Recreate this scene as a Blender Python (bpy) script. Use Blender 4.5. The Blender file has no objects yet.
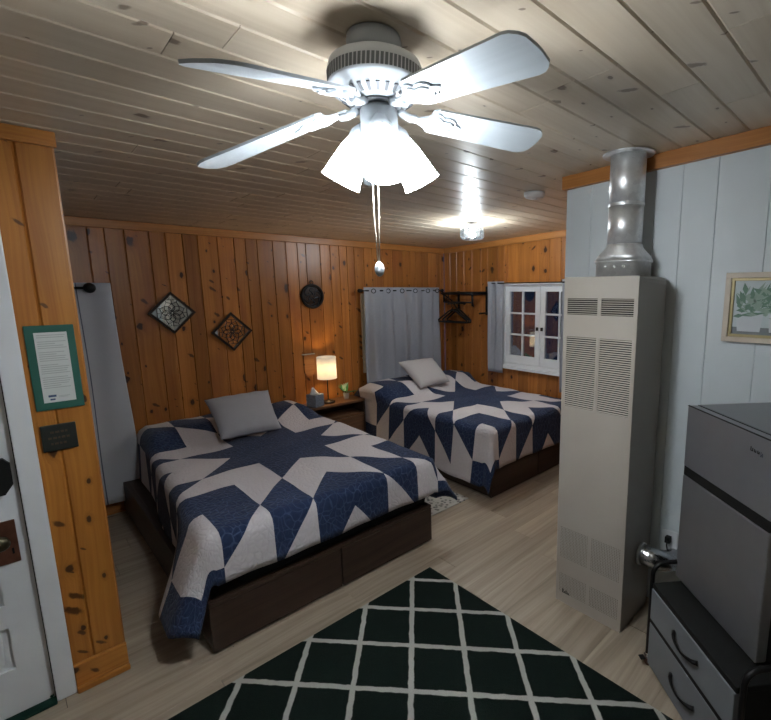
import bpy, bmesh, math, random
from mathutils import Vector, Matrix
PI = math.pi
S = bpy.context.scene
COL = S.collection
rnd = random.Random(7)

# ---------------------------------------------------------------- room numbers
YH = 4.044            # wall behind the beds
XR = 3.746            # wall with the window
XW = 2.188            # white wall
YE = 1.385            # where the white wall ends
YD = 2.277            # wall with the door
XL, YR = -1.3, -1.7   # out of view sides
def ceil_z(y): return 2.086 + .04 * (YH - y)

# ---------------------------------------------------------------- node helpers
class NT:
    def __init__(s, name):
        s.m = bpy.data.materials.new(name); s.m.use_nodes = True
        s.t = s.m.node_tree; s.t.nodes.clear()
        s.out = s.t.nodes.new('ShaderNodeOutputMaterial')
    def n(s, kind, **kw):
        nd = s.t.nodes.new('ShaderNode' + kind)
        for k, v in kw.items():
            if k in nd.inputs: s.put(nd.inputs[k], v)
            else: setattr(nd, k, v)
        return nd
    def put(s, sock, v):
        if hasattr(v, 'is_linked') or isinstance(v, bpy.types.NodeSocket): s.t.links.new(v, sock)
        else: sock.default_value = v
    def math(s, op, a, b=0.0, c=None, clamp=False):
        nd = s.t.nodes.new('ShaderNodeMath'); nd.operation = op; nd.use_clamp = clamp
        s.put(nd.inputs[0], a); s.put(nd.inputs[1], b)
        if c is not None: s.put(nd.inputs[2], c)
        return nd.outputs[0]
    def mix(s, f, a, b, blend='MIX'):
        nd = s.t.nodes.new('ShaderNodeMix'); nd.data_type = 'RGBA'; nd.blend_type = blend
        s.put(nd.inputs[0], f); s.put(nd.inputs[6], a); s.put(nd.inputs[7], b)
        return nd.outputs[2]
    def ramp(s, f, *st):
        nd = s.t.nodes.new('ShaderNodeValToRGB'); e = nd.color_ramp.elements
        e[0].position, e[0].color = st[0]; e[1].position, e[1].color = st[-1]
        for p, c in st[1:-1]:
            x = e.new(p); x.color = c
        s.put(nd.inputs[0], f); return nd.outputs[0]
    def smooth(s, v, a, b):
        nd = s.t.nodes.new('ShaderNodeMapRange'); nd.interpolation_type = 'SMOOTHSTEP'
        s.put(nd.inputs[0], v); nd.inputs[1].default_value = a; nd.inputs[2].default_value = b
        return nd.outputs[0]
    def vec(s, x, y, z=0.0):
        nd = s.t.nodes.new('ShaderNodeCombineXYZ')
        s.put(nd.inputs[0], x); s.put(nd.inputs[1], y); s.put(nd.inputs[2], z); return nd.outputs[0]
    def noise(s, v, scale=1.0, detail=3.0, rough=.5, dist=0.0):
        nd = s.n('TexNoise', Scale=scale, Detail=detail, Roughness=rough, Distortion=dist)
        s.put(nd.inputs['Vector'], v); return nd.outputs['Fac']
    def bsdf(s, color, rough=.5, metal=0.0, spec=.5, bump=None, bstr=.3, bdist=.002, **kw):
        b = s.t.nodes.new('ShaderNodeBsdfPrincipled')
        s.put(b.inputs['Base Color'], color); s.put(b.inputs['Roughness'], rough)
        s.put(b.inputs['Metallic'], metal); b.inputs['Specular IOR Level'].default_value = spec
        for k, v in kw.items(): s.put(b.inputs[k.replace('_', ' ')], v)
        if bump is not None:
            bn = s.n('Bump', Strength=bstr, Distance=bdist); s.put(bn.inputs['Height'], bump)
            s.t.links.new(bn.outputs[0], b.inputs['Normal'])
        s.t.links.new(b.outputs[0], s.out.inputs[0]); return s.m
def c4(*c): return (c[0], c[1], c[2], 1.0)
def sc(c, k): return (c[0]*k, c[1]*k, c[2]*k, 1.0)

def plain(name, col, rough=.5, metal=0.0, spec=.5, var=.08, scale=30, bump=0.0):
    m = NT(name); tc = m.n('TexCoord').outputs['Object']
    f = m.noise(tc, scale, 3)
    c = m.mix(f, sc(col, 1-var), sc(col, 1+var))
    return m.bsdf(c, rough, metal, spec, f if bump else None, bump, .003)

def wood(name, light, dark, knotc,  knots=.35, rough=.35, spec=.5, board_var=.35, gscale=1.0, coat=0.0, streak=.5, kx=7.0, ky=4.2, stain=0.0, stainc=(0, 0, 0), kr=1.0):
    m = NT(name)
    uv = m.n('UVMap', uv_map='UV').outputs[0]
    sp = m.n('SeparateXYZ'); m.put(sp.inputs[0], uv); u, v = sp.outputs[0], sp.outputs[1]
    bid = m.n('Attribute', attribute_name='bid').outputs['Fac']
    uo = m.math('ADD', u, m.math('MULTIPLY', bid, 37.3)); vo = m.math('ADD', v, m.math('MULTIPLY', bid, 91.7))
    # knots
    vr = m.n('TexVoronoi', voronoi_dimensions='2D', Scale=1.0, Randomness=.9)
    warp = m.noise(m.vec(m.math('MULTIPLY', uo, 9), m.math('MULTIPLY', vo, 9)), 1, 2)
    m.put(vr.inputs['Vector'], m.vec(m.math('MULTIPLY', uo, kx), m.math('ADD', m.math('MULTIPLY', vo, ky), m.math('MULTIPLY', warp, .22))))
    dist = vr.outputs['Distance']
    spc = m.n('SeparateColor'); m.put(spc.inputs[0], vr.outputs['Color'])
    r = spc.outputs[0]; r2 = spc.outputs[1]
    on = m.math('GREATER_THAN', r, 1-knots)
    R = m.math('ADD', .04*kr, m.math('MULTIPLY', m.math('POWER', r2, 4.0), .16*kr))
    wk = m.noise(m.vec(m.math('MULTIPLY', uo, 60), m.math('MULTIPLY', vo, 40)), 1, 2)
    q = m.math('ADD', m.math('DIVIDE', dist, R), m.math('MULTIPLY', m.math('SUBTRACT', wk, .5), 1.1))
    kmask = m.math('MULTIPLY', m.smooth(q, 1.25, .75), on)
    v2 = m.n('TexVoronoi', voronoi_dimensions='2D', Scale=1.0, Randomness=1.0)
    m.put(v2.inputs['Vector'], m.vec(m.math('ADD', m.math('MULTIPLY', uo, kx*1.15), m.math('MULTIPLY', warp, .5)), m.math('ADD', m.math('MULTIPLY', vo, ky*3.1), m.math('MULTIPLY', uo, 9))))
    sp2 = m.n('SeparateColor'); m.put(sp2.inputs[0], v2.outputs['Color'])
    on2 = m.math('GREATER_THAN', sp2.outputs[0], 1-knots*.38)
    q2 = m.math('ADD', m.math('DIVIDE', v2.outputs['Distance'], m.math('ADD', .06, m.math('MULTIPLY', m.math('POWER', sp2.outputs[1], 3.0), .22))), m.math('MULTIPLY', m.math('SUBTRACT', wk, .5), 1.3))
    kmask = m.math('MAXIMUM', kmask, m.math('MULTIPLY', m.math('MULTIPLY', m.smooth(q2, 1.25, .6), on2), .85))
    halo = m.math('MULTIPLY', m.smooth(q, 2.9, .9), on)
    # grain bends round the knots
    bend = m.math('MULTIPLY', halo, .018)
    lowf = m.noise(m.vec(m.math('MULTIPLY', uo, 3.0), m.math('MULTIPLY', vo, .9)), 1, 2)
    ug = m.math('ADD', m.math('ADD', uo, bend), m.math('MULTIPLY', lowf, .10))
    g1 = m.noise(m.vec(m.math('MULTIPLY', ug, 95*gscale), m.math('MULTIPLY', vo, 1.4)), 1, 4, .6)
    g2 = m.noise(m.vec(m.math('MULTIPLY', ug, 26*gscale), m.math('MULTIPLY', vo, .55)), 1, 3, .55)
    fac = m.math('ADD', m.math('MULTIPLY', g1, streak), m.math('MULTIPLY', g2, 1-streak))
    fac = m.smooth(fac, .3, .72)
    wn = m.n('TexWhiteNoise', noise_dimensions='1D'); m.put(wn.inputs['W'], m.math('MULTIPLY', bid, 531.0))
    col = m.mix(fac, c4(*light), c4(*dark))
    bright = m.math('ADD', 1-board_var/2, m.math('MULTIPLY', wn.outputs['Value'], board_var))
    hs = m.n('HueSaturation'); m.put(hs.inputs['Color'], col); m.put(hs.inputs['Value'], bright)
    col = hs.outputs[0]
    if stain:
        sn = m.smooth(m.noise(m.vec(m.math('MULTIPLY', uo, 4), m.math('MULTIPLY', vo, 1.3)), 1, 3, .6), .5, .72)
        col = m.mix(m.math('MULTIPLY', sn, stain), col, c4(*stainc))
    col = m.mix(m.math('MULTIPLY', halo, .30), col, m.mix(.5, c4(*dark), c4(*knotc)))
    col = m.mix(m.math('MULTIPLY', kmask, .93), col, c4(*knotc))
    h = m.math('ADD', m.math('MULTIPLY', g1, .6), m.math('MULTIPLY', kmask, .4))
    return m.bsdf(col, rough, 0, spec, h, .12, .002, Coat_Weight=coat, Coat_Roughness=.28)

M = {}
M['pine'] = wood('knotty_pine', (.45, .178, .040), (.28, .096, .020), (.020, .007, .005), .42, .34, .40, .5, stain=.5, stainc=(.25, .075, .03), gscale=.7, kx=8.0, ky=5.0)
M['pine_gold'] = wood('golden_pine', (.47, .198, .036), (.32, .108, .018), (.035, .010, .005), .42, .33, .45, .2, stain=.25, stainc=(.30, .095, .025))
M['pine_trim'] = wood('pine_trim', (.50, .215, .058), (.34, .125, .028), (.09, .03, .012), .15, .38, .4, .2)
M['white_pine'] = wood('whitewashed_pine', (.66, .565, .445), (.54, .44, .325), (.14, .09, .06), .24, .36, .5, .2, streak=.35, coat=.10, stain=.3, stainc=(.48, .38, .27), gscale=.6, kx=8, ky=5, kr=.62)
M['vinyl'] = wood('vinyl_plank', (.44, .36, .275), (.24, .19, .14), (.17, .125, .09), .12, .42, .4, .2, .55, kx=5, ky=1.2, stain=.4, stainc=(.30, .25, .19))
M['brown_wood'] = wood('dark_brown_wood', (.055, .032, .021), (.026, .014, .010), (.015, .008, .006), .1, .45, .4, .1)
M['shelf_wood'] = wood('walnut_shelf', (.17, .085, .042), (.085, .040, .020), (.03, .015, .01), .15, .3, .5, .1)
M['stick_wood'] = wood('pale_stick', (.45, .31, .15), (.33, .21, .09), (.2, .1, .05), .1)
M['white_wall'] = plain('white_painted_boards', (.63, .675, .70), .5, 0, .4, .03, 6)
M['white_paint'] = plain('white_gloss_paint', (.74, .76, .785), .32, 0, .5, .03, 8)
M['plaster'] = plain('far_wall_paint', (.62, .60, .56), .7, 0, .3, .03, 5)
M['fan_white'] = plain('fan_white_enamel', (.42, .45, .48), .35, 0, .5, .03, 12)
M['fan_grey'] = plain('fan_shadow_slot', (.11, .117, .128), .6)
M['blade'] = wood('white_blade', (.50, .545, .58), (.45, .495, .53), (.45, .48, .51), .02, .38, .4, .02)
M['black_metal'] = plain('black_metal', (.012, .012, .013), .42, .6, .5)
M['dark_metal'] = plain('dark_bronze', (.035, .026, .020), .4, .7, .5, .2, 60)
M['black_plastic'] = plain('black_plastic', (.009, .0095, .009), .6, 0, .25)
M['black_fabric'] = plain('black_mattress_fabric', (.010, .012, .014), .85, 0, .2, .2, 90, .2)
M['curtain'] = plain('grey_blue_curtain', (.33, .345, .39), .85, 0, .2, .06, 220, .15)
M['curtain_lightened'] = plain('lightened_grey_curtain', (.53, .545, .59), .85, 0, .2, .05, 220, .15)  # curtain colour lightened to make up for the weak light at the left
M['stitch'] = plain('curtain_seam', (.13, .145, .20), .9)
M['cushion'] = plain('grey_cushion', (.40, .395, .425), .8, 0, .2, .06, 160, .15)
M['cushion2'] = plain('pale_grey_cushion', (.50, .475, .475), .85, 0, .2, .08, 130, .25)
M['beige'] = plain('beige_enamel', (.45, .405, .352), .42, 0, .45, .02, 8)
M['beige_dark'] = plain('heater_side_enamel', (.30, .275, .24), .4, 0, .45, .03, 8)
M['vent_dark'] = plain('vent_interior', (.02, .019, .017), .8)
M['steel'] = plain('dark_brushed_steel', (.28, .283, .305), .42, .75, .5, .06, 14)
M['fridge_top'] = plain('fridge_top_grey', (.17, .178, .19), .4, .2, .5, .05, 10)
M['grey_drawer'] = plain('grey_drawer_front', (.19, .20, .215), .5, 0, .4, .04, 12)
M['chrome'] = plain('polished_chrome', (.75, .75, .76), .12, 1)
M['copper'] = plain('aged_copper', (.20, .085, .055), .42, .75, .5, .35, 40)
M['brass'] = plain('dull_brass', (.10, .085, .055), .35, .9)
M['green'] = plain('dark_green_board', (.022, .105, .078), .6, 0, .3, .06, 30)
M['paper'] = plain('white_paper', (.60, .615, .60), .7, 0, .2, .02, 30)
M['ink'] = plain('grey_print', (.36, .37, .36), .8)
M['blue_ink'] = plain('blue_print', (.05, .08, .16), .8)
M['plaque'] = plain('dark_plaque', (.018, .023, .019), .45, .2, .5, .2, 40)
M['plaque_text'] = plain('plaque_lettering', (.065, .038, .022), .6)
M['frame_wood'] = plain('pale_picture_frame', (.60, .52, .43), .5, 0, .4, .08, 30)
M['frame_gold'] = plain('gilt_inner_edge', (.40, .32, .16), .4, .3)
M['art_bg'] = plain('art_background', (.56, .62, .64), .6, 0, .3, .08, 20)
M['art_pot'] = plain('art_pot', (.62, .65, .68), .6, 0, .3, .05, 30)
M['art_table'] = plain('art_table', (.17, .185, .20), .6)
M['art_leaf'] = plain('art_leaf', (.14, .24, .18), .6, 0, .3, .3, 40)
M['art_leaf2'] = plain('art_leaf_pale', (.30, .39, .33), .6, 0, .3, .2, 40)
M['tissue'] = plain('white_tissue', (.74, .75, .76), .9)
M['tissue_box'] = plain('blue_grey_box', (.20, .23, .28), .6, 0, .3, .5, 70)
M['leaf'] = plain('plant_leaf', (.08, .29, .09), .5, 0, .4, .3, 40)
M['leaf2'] = plain('pale_leaf', (.42, .55, .36), .5, 0, .4, .2, 40)
M['pot'] = plain('white_pot', (.62, .60, .57), .4)
M['cream'] = plain('cream_casing', (.62, .57, .47), .45)
M['cord'] = plain('cream_cord', (.55, .48, .38), .7)
M['foil'] = None
M['red_rubber'] = plain('reddish_wheel', (.16, .075, .055), .5)
M['carpet_green'] = plain('dark_green_mat', (.010, .035, .026), .95, 0, .1, .4, 200)
M['floor_dark'] = plain('plank_gap', (.10, .08, .06), .8)
M['dark_wood_flat'] = plain('shadow_gap_backing', (.06, .026, .010), .8)

def mk_galv():
    m = NT('galvanised_metal'); tc = m.n('TexCoord').outputs['Object']
    v = m.n('TexVoronoi', Scale=55.0); m.put(v.inputs['Vector'], tc)
    c = m.mix(m.n('SeparateColor').outputs[0], c4(.5, .5, .5), c4(.5, .5, .5))
    sp = m.n('SeparateColor'); m.put(sp.inputs[0], v.outputs['Color'])
    c = m.mix(sp.outputs[0], c4(.72, .73, .74), c4(.84, .85, .86))
    return m.bsdf(c, m.math('ADD', .34, m.math('MULTIPLY', sp.outputs[1], .12)), .72, .5)
M['galv'] = mk_galv()
def mk_foil():
    m = NT('crinkled_foil'); tc = m.n('TexCoord').outputs['Object']
    f = m.noise(tc, 60, 3)
    return m.bsdf(c4(.62, .64, .66), .22, 1.0, .5, f, .5, .004)
M['foil'] = mk_foil()
def mk_mirror():
    m = NT('mirror_glass'); tc = m.n('TexCoord').outputs['Object']
    return m.bsdf(m.mix(m.noise(tc, 25, 2), c4(.80, .84, .84), c4(.88, .91, .91)), .03, 1.0)
M['mirror'] = mk_mirror()
def mk_dark_mirror():
    m = NT('dusky_mirror'); tc = m.n('TexCoord').outputs['Object']
    return m.bsdf(m.mix(m.noise(tc, 45, 3), c4(.05, .06, .07), c4(.16, .175, .19)), .2, 1.0)
M['dusky'] = mk_dark_mirror()
def mk_glass(name, tint, gloss=.12):
    m = NT(name)
    fr = m.n('Fresnel', IOR=1.55).outputs[0]
    tr = m.n('BsdfTransparent', Color=c4(*tint)); gl = m.n('BsdfGlossy', Roughness=.03)
    gl.inputs['Color'].default_value = c4(1, 1, 1)
    mx = m.n('MixShader')
    m.put(mx.inputs[0], m.math('ADD', m.math('MULTIPLY', fr, 1.6), gloss, clamp=True))
    m.t.links.new(tr.outputs[0], mx.inputs[1]); m.t.links.new(gl.outputs[0], mx.inputs[2])
    m.t.links.new(mx.outputs[0], m.out.inputs[0]); return m.m
M['pane'] = mk_glass('window_pane', (.55, .6, .65), .14)
def mk_milky():
    m = NT('clear_lamp_glass'); tr = m.n('BsdfTransparent', Color=c4(.95, .97, .98)); tl = m.n('BsdfTranslucent', Color=c4(.8, .84, .86)); gl = m.n('BsdfGlossy', Roughness=.05)
    a = m.n('MixShader', Fac=.006); m.t.links.new(tr.outputs[0], a.inputs[1]); m.t.links.new(tl.outputs[0], a.inputs[2])
    b = m.n('MixShader'); m.put(b.inputs[0], m.math('MULTIPLY', m.n('Fresnel', IOR=1.45).outputs[0], 1.2, clamp=True)); m.t.links.new(a.outputs[0], b.inputs[1]); m.t.links.new(gl.outputs[0], b.inputs[2])
    m.t.links.new(b.outputs[0], m.out.inputs[0]); return m.m
M['clear'] = mk_milky()
M['bag'] = mk_glass('clear_plastic', (.6, .64, .64), .12)
def mk_emit(name, col, st, base=(.8, .8, .8)):
    m = NT(name); tc = m.n('TexCoord').outputs['Object']
    f = m.noise(tc, 8, 1)
    return m.bsdf(c4(*base), .4, 0, .4, None, Emission_Color=m.mix(f, sc(col, .97), sc(col, 1.03)), Emission_Strength=st)
M['shade_glow'] = mk_emit('lit_frosted_shade', (.88, .95, 1.0), 16.0)
M['bulb_cool'] = mk_emit('lit_bulb_cool', (.90, .96, 1.0), 275.0)
M['bulb_fan'] = mk_emit('lit_fan_bulb', (.88, .95, 1.0), 90.0)
M['bulb_warm'] = mk_emit('lit_bulb_warm', (1.0, .66, .30), 36.0)
def mk_shade():
    m = NT('white_fabric_shade'); tc = m.n('TexCoord').outputs['Object']
    f = m.noise(tc, 140, 2)
    col = m.mix(f, c4(.52, .50, .46), c4(.58, .56, .52))
    d = m.n('BsdfDiffuse'); t = m.n('BsdfTranslucent'); m.put(d.inputs[0], col); m.put(t.inputs[0], col)
    mx = m.n('MixShader', Fac=.55); m.t.links.new(d.outputs[0], mx.inputs[1]); m.t.links.new(t.outputs[0], mx.inputs[2])
    e = m.n('Emission', Strength=.06); e.inputs[0].default_value = c4(1, .90, .74)
    a = m.n('AddShader'); m.t.links.new(mx.outputs[0], a.inputs[0]); m.t.links.new(e.outputs[0], a.inputs[1])
    m.t.links.new(a.outputs[0], m.out.inputs[0]); return m.m
M['shade'] = mk_shade()

def mk_quilt(name, a, b, c, printed):
    m = NT(name)
    uv = m.n('UVMap', uv_map='UV').outputs[0]
    w = m.n('TexNoise', Scale=9.0, Detail=2.0); m.put(w.inputs['Vector'], uv)
    wv = m.n('VectorMath', operation='MULTIPLY_ADD'); m.put(wv.inputs[0], w.outputs['Color']); wv.inputs[1].default_value = (.09, .09, 0); m.put(wv.inputs[2], uv)
    ve = m.n('TexVoronoi', voronoi_dimensions='2D', feature='DISTANCE_TO_EDGE', Scale=38.0); m.put(ve.inputs['Vector'], wv.outputs[0])
    puff = m.smooth(ve.outputs['Distance'], 0.0, .28)
    f = m.noise(uv, 60, 3)
    if printed:
        v2 = m.n('TexVoronoi', voronoi_dimensions='2D', feature='DISTANCE_TO_EDGE', Scale=30.0); m.put(v2.inputs['Vector'], wv.outputs[0])
        line = m.smooth(v2.outputs['Distance'], .10, .03)
        big = m.smooth(m.noise(uv, 16, 3), .35, .7)
        col = m.mix(f, c4(*a), c4(*b))
        col = m.mix(m.math('MULTIPLY', m.math('MULTIPLY', line, m.math('ADD', .45, m.math('MULTIPLY', big, .55))), .55), col, c4(*c))
    else:
        col = m.mix(f, c4(*a), c4(*b))
        col = m.mix(m.math('MULTIPLY', m.smooth(ve.outputs['Distance'], .08, .0), .16), col, c4(*c))
    return m.bsdf(col, .85, 0, .2, puff, .38, .006, Sheen_Weight=.1)
M['navy'] = mk_quilt('navy_print_cotton', (.013, .024, .066), (.019, .035, .088), (.075, .115, .215), True)
M['quilt_white'] = mk_quilt('white_quilted_cotton', (.60, .555, .57), (.66, .615, .63), (.42, .38, .41), False)

def mk_rug():
    m = NT('green_black_rug_pile'); g = m.n('NewGeometry').outputs['Position']
    tc = m.n('TexCoord').outputs['Object']
    sp = m.n('SeparateXYZ'); m.put(sp.inputs[0], tc)
    wob = m.noise(tc, 22, 2); wob2 = m.math('MULTIPLY', m.math('SUBTRACT', wob, .5), .05)
    u = m.math('DIVIDE', m.math('SUBTRACT', sp.outputs[0], 1.421), .302)
    v = m.math('DIVIDE', m.math('SUBTRACT', sp.outputs[1], 1.828), .370)
    def line(e):
        p = m.math('ADD', e, wob2)
        d = m.math('ABSOLUTE', m.math('SUBTRACT', m.math('FRACT', m.math('ADD', p, 100.5)), .5))
        return m.smooth(d, .058, .038)
    ln = m.math('MAXIMUM', line(m.math('ADD', u, v)), line(m.math('SUBTRACT', u, v)))
    pile = m.noise(tc, 420, 2)
    dark = m.mix(m.noise(tc, 160, 3), c4(.0030, .0065, .0052), c4(.008, .014, .0115))
    lite = m.mix(pile, c4(.34, .33, .30), c4(.48, .465, .43))
    return m.bsdf(m.mix(ln, dark, lite), .95, 0, .1, pile, .6, .004)
M['rug'] = mk_rug()
def mk_mat_fabric():
    m = NT('patterned_grey_rug'); tc = m.n('TexCoord').outputs['Object']
    v = m.n('TexVoronoi', Scale=32.0); m.put(v.inputs['Vector'], tc)
    return m.bsdf(m.mix(m.smooth(v.outputs['Distance'], .2, .5), c4(.12, .12, .12), c4(.42, .41, .38)), .95, 0, .1)
M['runner'] = mk_mat_fabric()

# ---------------------------------------------------------------- mesh builder
class MB:
    def __init__(s): s.v = []; s.f = []; s.m = []; s.uv = {}; s.bid = {}; s.sm = set()
    def face(s, idx, mi=0, smooth=False, uvs=None, bid=None):
        k = len(s.f); s.f.append(tuple(idx)); s.m.append(mi)
        if smooth: s.sm.add(k)
        if uvs: s.uv[k] = uvs
        if bid is not None: s.bid[k] = bid
    def add(s, verts, faces, mi=0, smooth=False, M4=None, bid=None, uvs=None):
        b = len(s.v)
        for p in verts: s.v.append(tuple(M4 @ Vector(p)) if M4 is not None else tuple(p))
        for i, f in enumerate(faces): s.face([b+j for j in f], mi, smooth, uvs[i] if uvs else None, bid)
        return s
    def box(s, a, b, mi=0, bev=0.0, M4=None, grain='long'):
        a, b = [min(x, y) for x, y in zip(a, b)], [max(x, y) for x, y in zip(a, b)]
        bm = bmesh.new(); bmesh.ops.create_cube(bm, size=1)
        for v in bm.verts:
            v.co = Vector([(a[i]+b[i])/2 + v.co[i]*(b[i]-a[i]) for i in range(3)])
        if bev > 0:
            bmesh.ops.bevel(bm, geom=bm.edges[:], offset=min(bev, .45*min(b[i]-a[i] for i in range(3))), segments=2, affect='EDGES', profile=.6)
        d = [b[i]-a[i] for i in range(3)]; L = d.index(max(d)); oth = [i for i in range(3) if i != L]
        vs = [tuple(v.co) for v in bm.verts]; fs = []; uvs = []
        o = rnd.random()*5; bid = rnd.random()
        for f in bm.faces:
            fs.append([v.index for v in f.verts])
            n = f.normal; w = oth[0] if abs(n[oth[1]]) > abs(n[oth[0]]) else oth[1]
            uvs.append([(v.co[w]+o, v.co[L]+o) for v in f.verts])
        bm.free()
        return s.add(vs, fs, mi, False, M4, bid, uvs)
    def ring(s, pts_rings, mi=0, smooth=True, cap=True, closed=True, M4=None):
        b = len(s.v); n = len(pts_rings[0])
        for r in pts_rings:
            for p in r: s.v.append(tuple(M4 @ Vector(p)) if M4 is not None else tuple(p))
        for i in range(len(pts_rings)-1):
            for j in range(n if closed else n-1):
                k = (j+1) % n
                s.face([b+i*n+j, b+i*n+k, b+(i+1)*n+k, b+(i+1)*n+j], mi, smooth)
        if cap:
            s.face([b+j for j in range(n)][::-1], mi); s.face([b+(len(pts_rings)-1)*n+j for j in range(n)], mi)
        return s
    def lathe(s, prof, seg=32, mi=0, M4=None, cap=True, smooth=True):
        return s.ring([[(r*math.cos(2*PI*k/seg), r*math.sin(2*PI*k/seg), z) for k in range(seg)] for r, z in prof], mi, smooth, cap, True, M4)
    def cyl(s, p, q, r, r2=None, seg=16, mi=0, smooth=True):
        p, q = Vector(p), Vector(q); d = q-p; L = d.length
        Mx = Matrix.Translation(p) @ d.to_track_quat('Z', 'Y').to_matrix().to_4x4()
        return s.lathe([(r, 0), (r if r2 is None else r2, L)], seg, mi, Mx, True, smooth)
    def tube(s, pts, r, seg=10, mi=0, radii=None):
        pts = [Vector(p) for p in pts]; rings = []; prev = None
        for i, p in enumerate(pts):
            t = (pts[min(i+1, len(pts)-1)] - pts[max(i-1, 0)]).normalized()
            if prev is None:
                a = t.orthogonal().normalized()
            else:
                a = (prev - t*prev.dot(t)).normalized()
            prev = a; bb = t.cross(a); rr = radii[i] if radii else r
            rings.append([tuple(p + a*rr*math.cos(2*PI*k/seg) + bb*rr*math.sin(2*PI*k/seg)) for k in range(seg)])
        return s.ring(rings, mi)
    def prism(s, poly, h, M4=None, mi=0, bid=None, z0=0.0):
        n = len(poly)
        vs = [(x, y, z0) for x, y in poly] + [(x, y, z0+h) for x, y in poly]
        fs = [list(range(n))[::-1], [n+i for i in range(n)]] + [[i, (i+1) % n, n+(i+1) % n, n+i] for i in range(n)]
        uvs = [[(vs[i][1], vs[i][0]) for i in f] for f in fs]
        return s.add(vs, fs, mi, False, M4, bid if bid is not None else rnd.random(), uvs)
    def sphere(s, c, r, mi=0, seg=16, sz=None):
        sz = sz or (1, 1, 1); k = seg//2
        rings = [[(c[0]+r*sz[0]*math.sin(PI*i/k)*math.cos(2*PI*j/seg), c[1]+r*sz[1]*math.sin(PI*i/k)*math.sin(2*PI*j/seg), c[2]-r*sz[2]*math.cos(PI*i/k)) for j in range(seg)] for i in range(k+1)]
        rings[0] = [(c[0]+1e-5*math.cos(2*PI*j/seg), c[1]+1e-5*math.sin(2*PI*j/seg), c[2]-r*sz[2]) for j in range(seg)]
        rings[-1] = [(c[0]+1e-5*math.cos(2*PI*j/seg), c[1]+1e-5*math.sin(2*PI*j/seg), c[2]+r*sz[2]) for j in range(seg)]
        return s.ring(rings, mi)
    def build(s, name, mats, parent=None, off=(0, 0, 0), label=None):
        """verts are in the parent's coordinates"""
        me = bpy.data.meshes.new(name)
        me.from_pydata([(x-off[0], y-off[1], z-off[2]) for x, y, z in s.v], [], s.f)
        if not isinstance(mats, (list, tuple)): mats = [mats]
        for m in mats: me.materials.append(m)
        me.polygons.foreach_set('material_index', s.m)
        me.polygons.foreach_set('use_smooth', [i in s.sm for i in range(len(s.f))])
        if s.uv:
            l = me.uv_layers.new(name='UV')
            for k, uvs in s.uv.items():
                p = me.polygons[k]
                for li, uv in zip(p.loop_indices, uvs): l.data[li].uv = uv
        if s.bid:
            at = me.attributes.new('bid', 'FLOAT', 'FACE')
            for k, b in s.bid.items(): at.data[k].value = b
        me.validate(); me.update()
        o = bpy.data.objects.new(name, me); COL.objects.link(o); o.location = off
        if parent is not None: o.parent = parent
        if label: o['label'] = label
        return o
def tag(o, label, cat, group=None):
    o['label'] = label; o['category'] = cat
    if group: o['group'] = group
    return o
def thing(name, label, cat, loc=(0, 0, 0), rz=0.0, group=None):
    o = bpy.data.objects.new(name, None); COL.objects.link(o); o.empty_display_size = .1
    o.location = loc; o.rotation_euler = (0, 0, rz)
    return tag(o, label, cat, group)
def struct(o): o['kind'] = 'structure'; return o
def copy_obj(o, parent=None):
    c = o.copy(); COL.objects.link(c)
    if parent is not None: c.parent = parent
    for ch in list(o.children): copy_obj(ch, c)
    return c

# ---------------------------------------------------------------- boarded walls
def boards(mb, O, du, dv, nrm, edges, v0, v1, t=.018, g=.005, dg=.006, hole=None, joints=None, mi=0):
    """boards whose length runs along dv; nrm points into the room; v0, v1 functions of u"""
    O, du, dv, nrm = Vector(O), Vector(du), Vector(dv), Vector(nrm)
    flip = du.cross(dv).dot(nrm) < 0
    for i in range(len(edges)-1):
        a, b = edges[i], edges[i+1]
        spans = [(v0, v1)]
        if hole and a >= hole[0]-1e-4 and b <= hole[1]+1e-4:
            spans = [(v0, lambda u: hole[2]), (lambda u: hole[3], v1)]
        for s0, s1 in spans:
            cuts = [0.0] + (joints(i) if joints else []) + [1.0]
            for q in range(len(cuts)-1):
                bid = rnd.random(); vo = rnd.random()*7; gap = .0012
                sec = [(a, -t), (b, -t), (b, -dg), (b-g, 0), (a+g, 0), (a, -dg)]
                vs = []
                for e in (0, 1):
                    for u, w in sec:
                        lo, hi = s0(u), s1(u); v = lo + (hi-lo)*cuts[q+e]
                        if 0 < cuts[q+e] < 1: v += gap*(1 if e == 0 else -1)
                        vs.append((u, v, w))
                W = [O + du*u + dv*v + nrm*w for u, v, w in vs]
                fs = [[0, 1, 2, 3, 4, 5], [11, 10, 9, 8, 7, 6]] + [[k, 6+k, 6+(k+1) % 6, (k+1) % 6] for k in range(6)]
                if not flip: fs = [f[::-1] for f in fs]
                uvs = [[(vs[k][0]-a, vs[k][1]+vo) for k in f] for f in fs]
                mb.add(W, fs, mi, False, None, bid, uvs)
    return mb
def backing(mb, O, du, dv, nrm, u0, u1, v0, v1, t0, t1, mi=1, hole=None):
    O, du, dv, nrm = Vector(O), Vector(du), Vector(dv), Vector(nrm)
    rects = [(u0, u1)] if not hole else [(u0, hole[0]), (hole[1], u1)]
    def quad(a, b, va, vb):
        vs = []
        for w in (-t0, -t1):
            for u, v in ((a, va(a)), (b, va(b)), (b, vb(b)), (a, vb(a))): vs.append(O+du*u+dv*v+nrm*w)
        mb.add(vs, [[0, 1, 2, 3], [7, 6, 5, 4], [0, 4, 5, 1], [1, 5, 6, 2], [2, 6, 7, 3], [3, 7, 4, 0]], mi)
    for a, b in rects: quad(a, b, v0, v1)
    if hole:
        quad(hole[0], hole[1], v0, lambda u: hole[2]); quad(hole[0], hole[1], lambda u: hole[3], v1)
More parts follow.
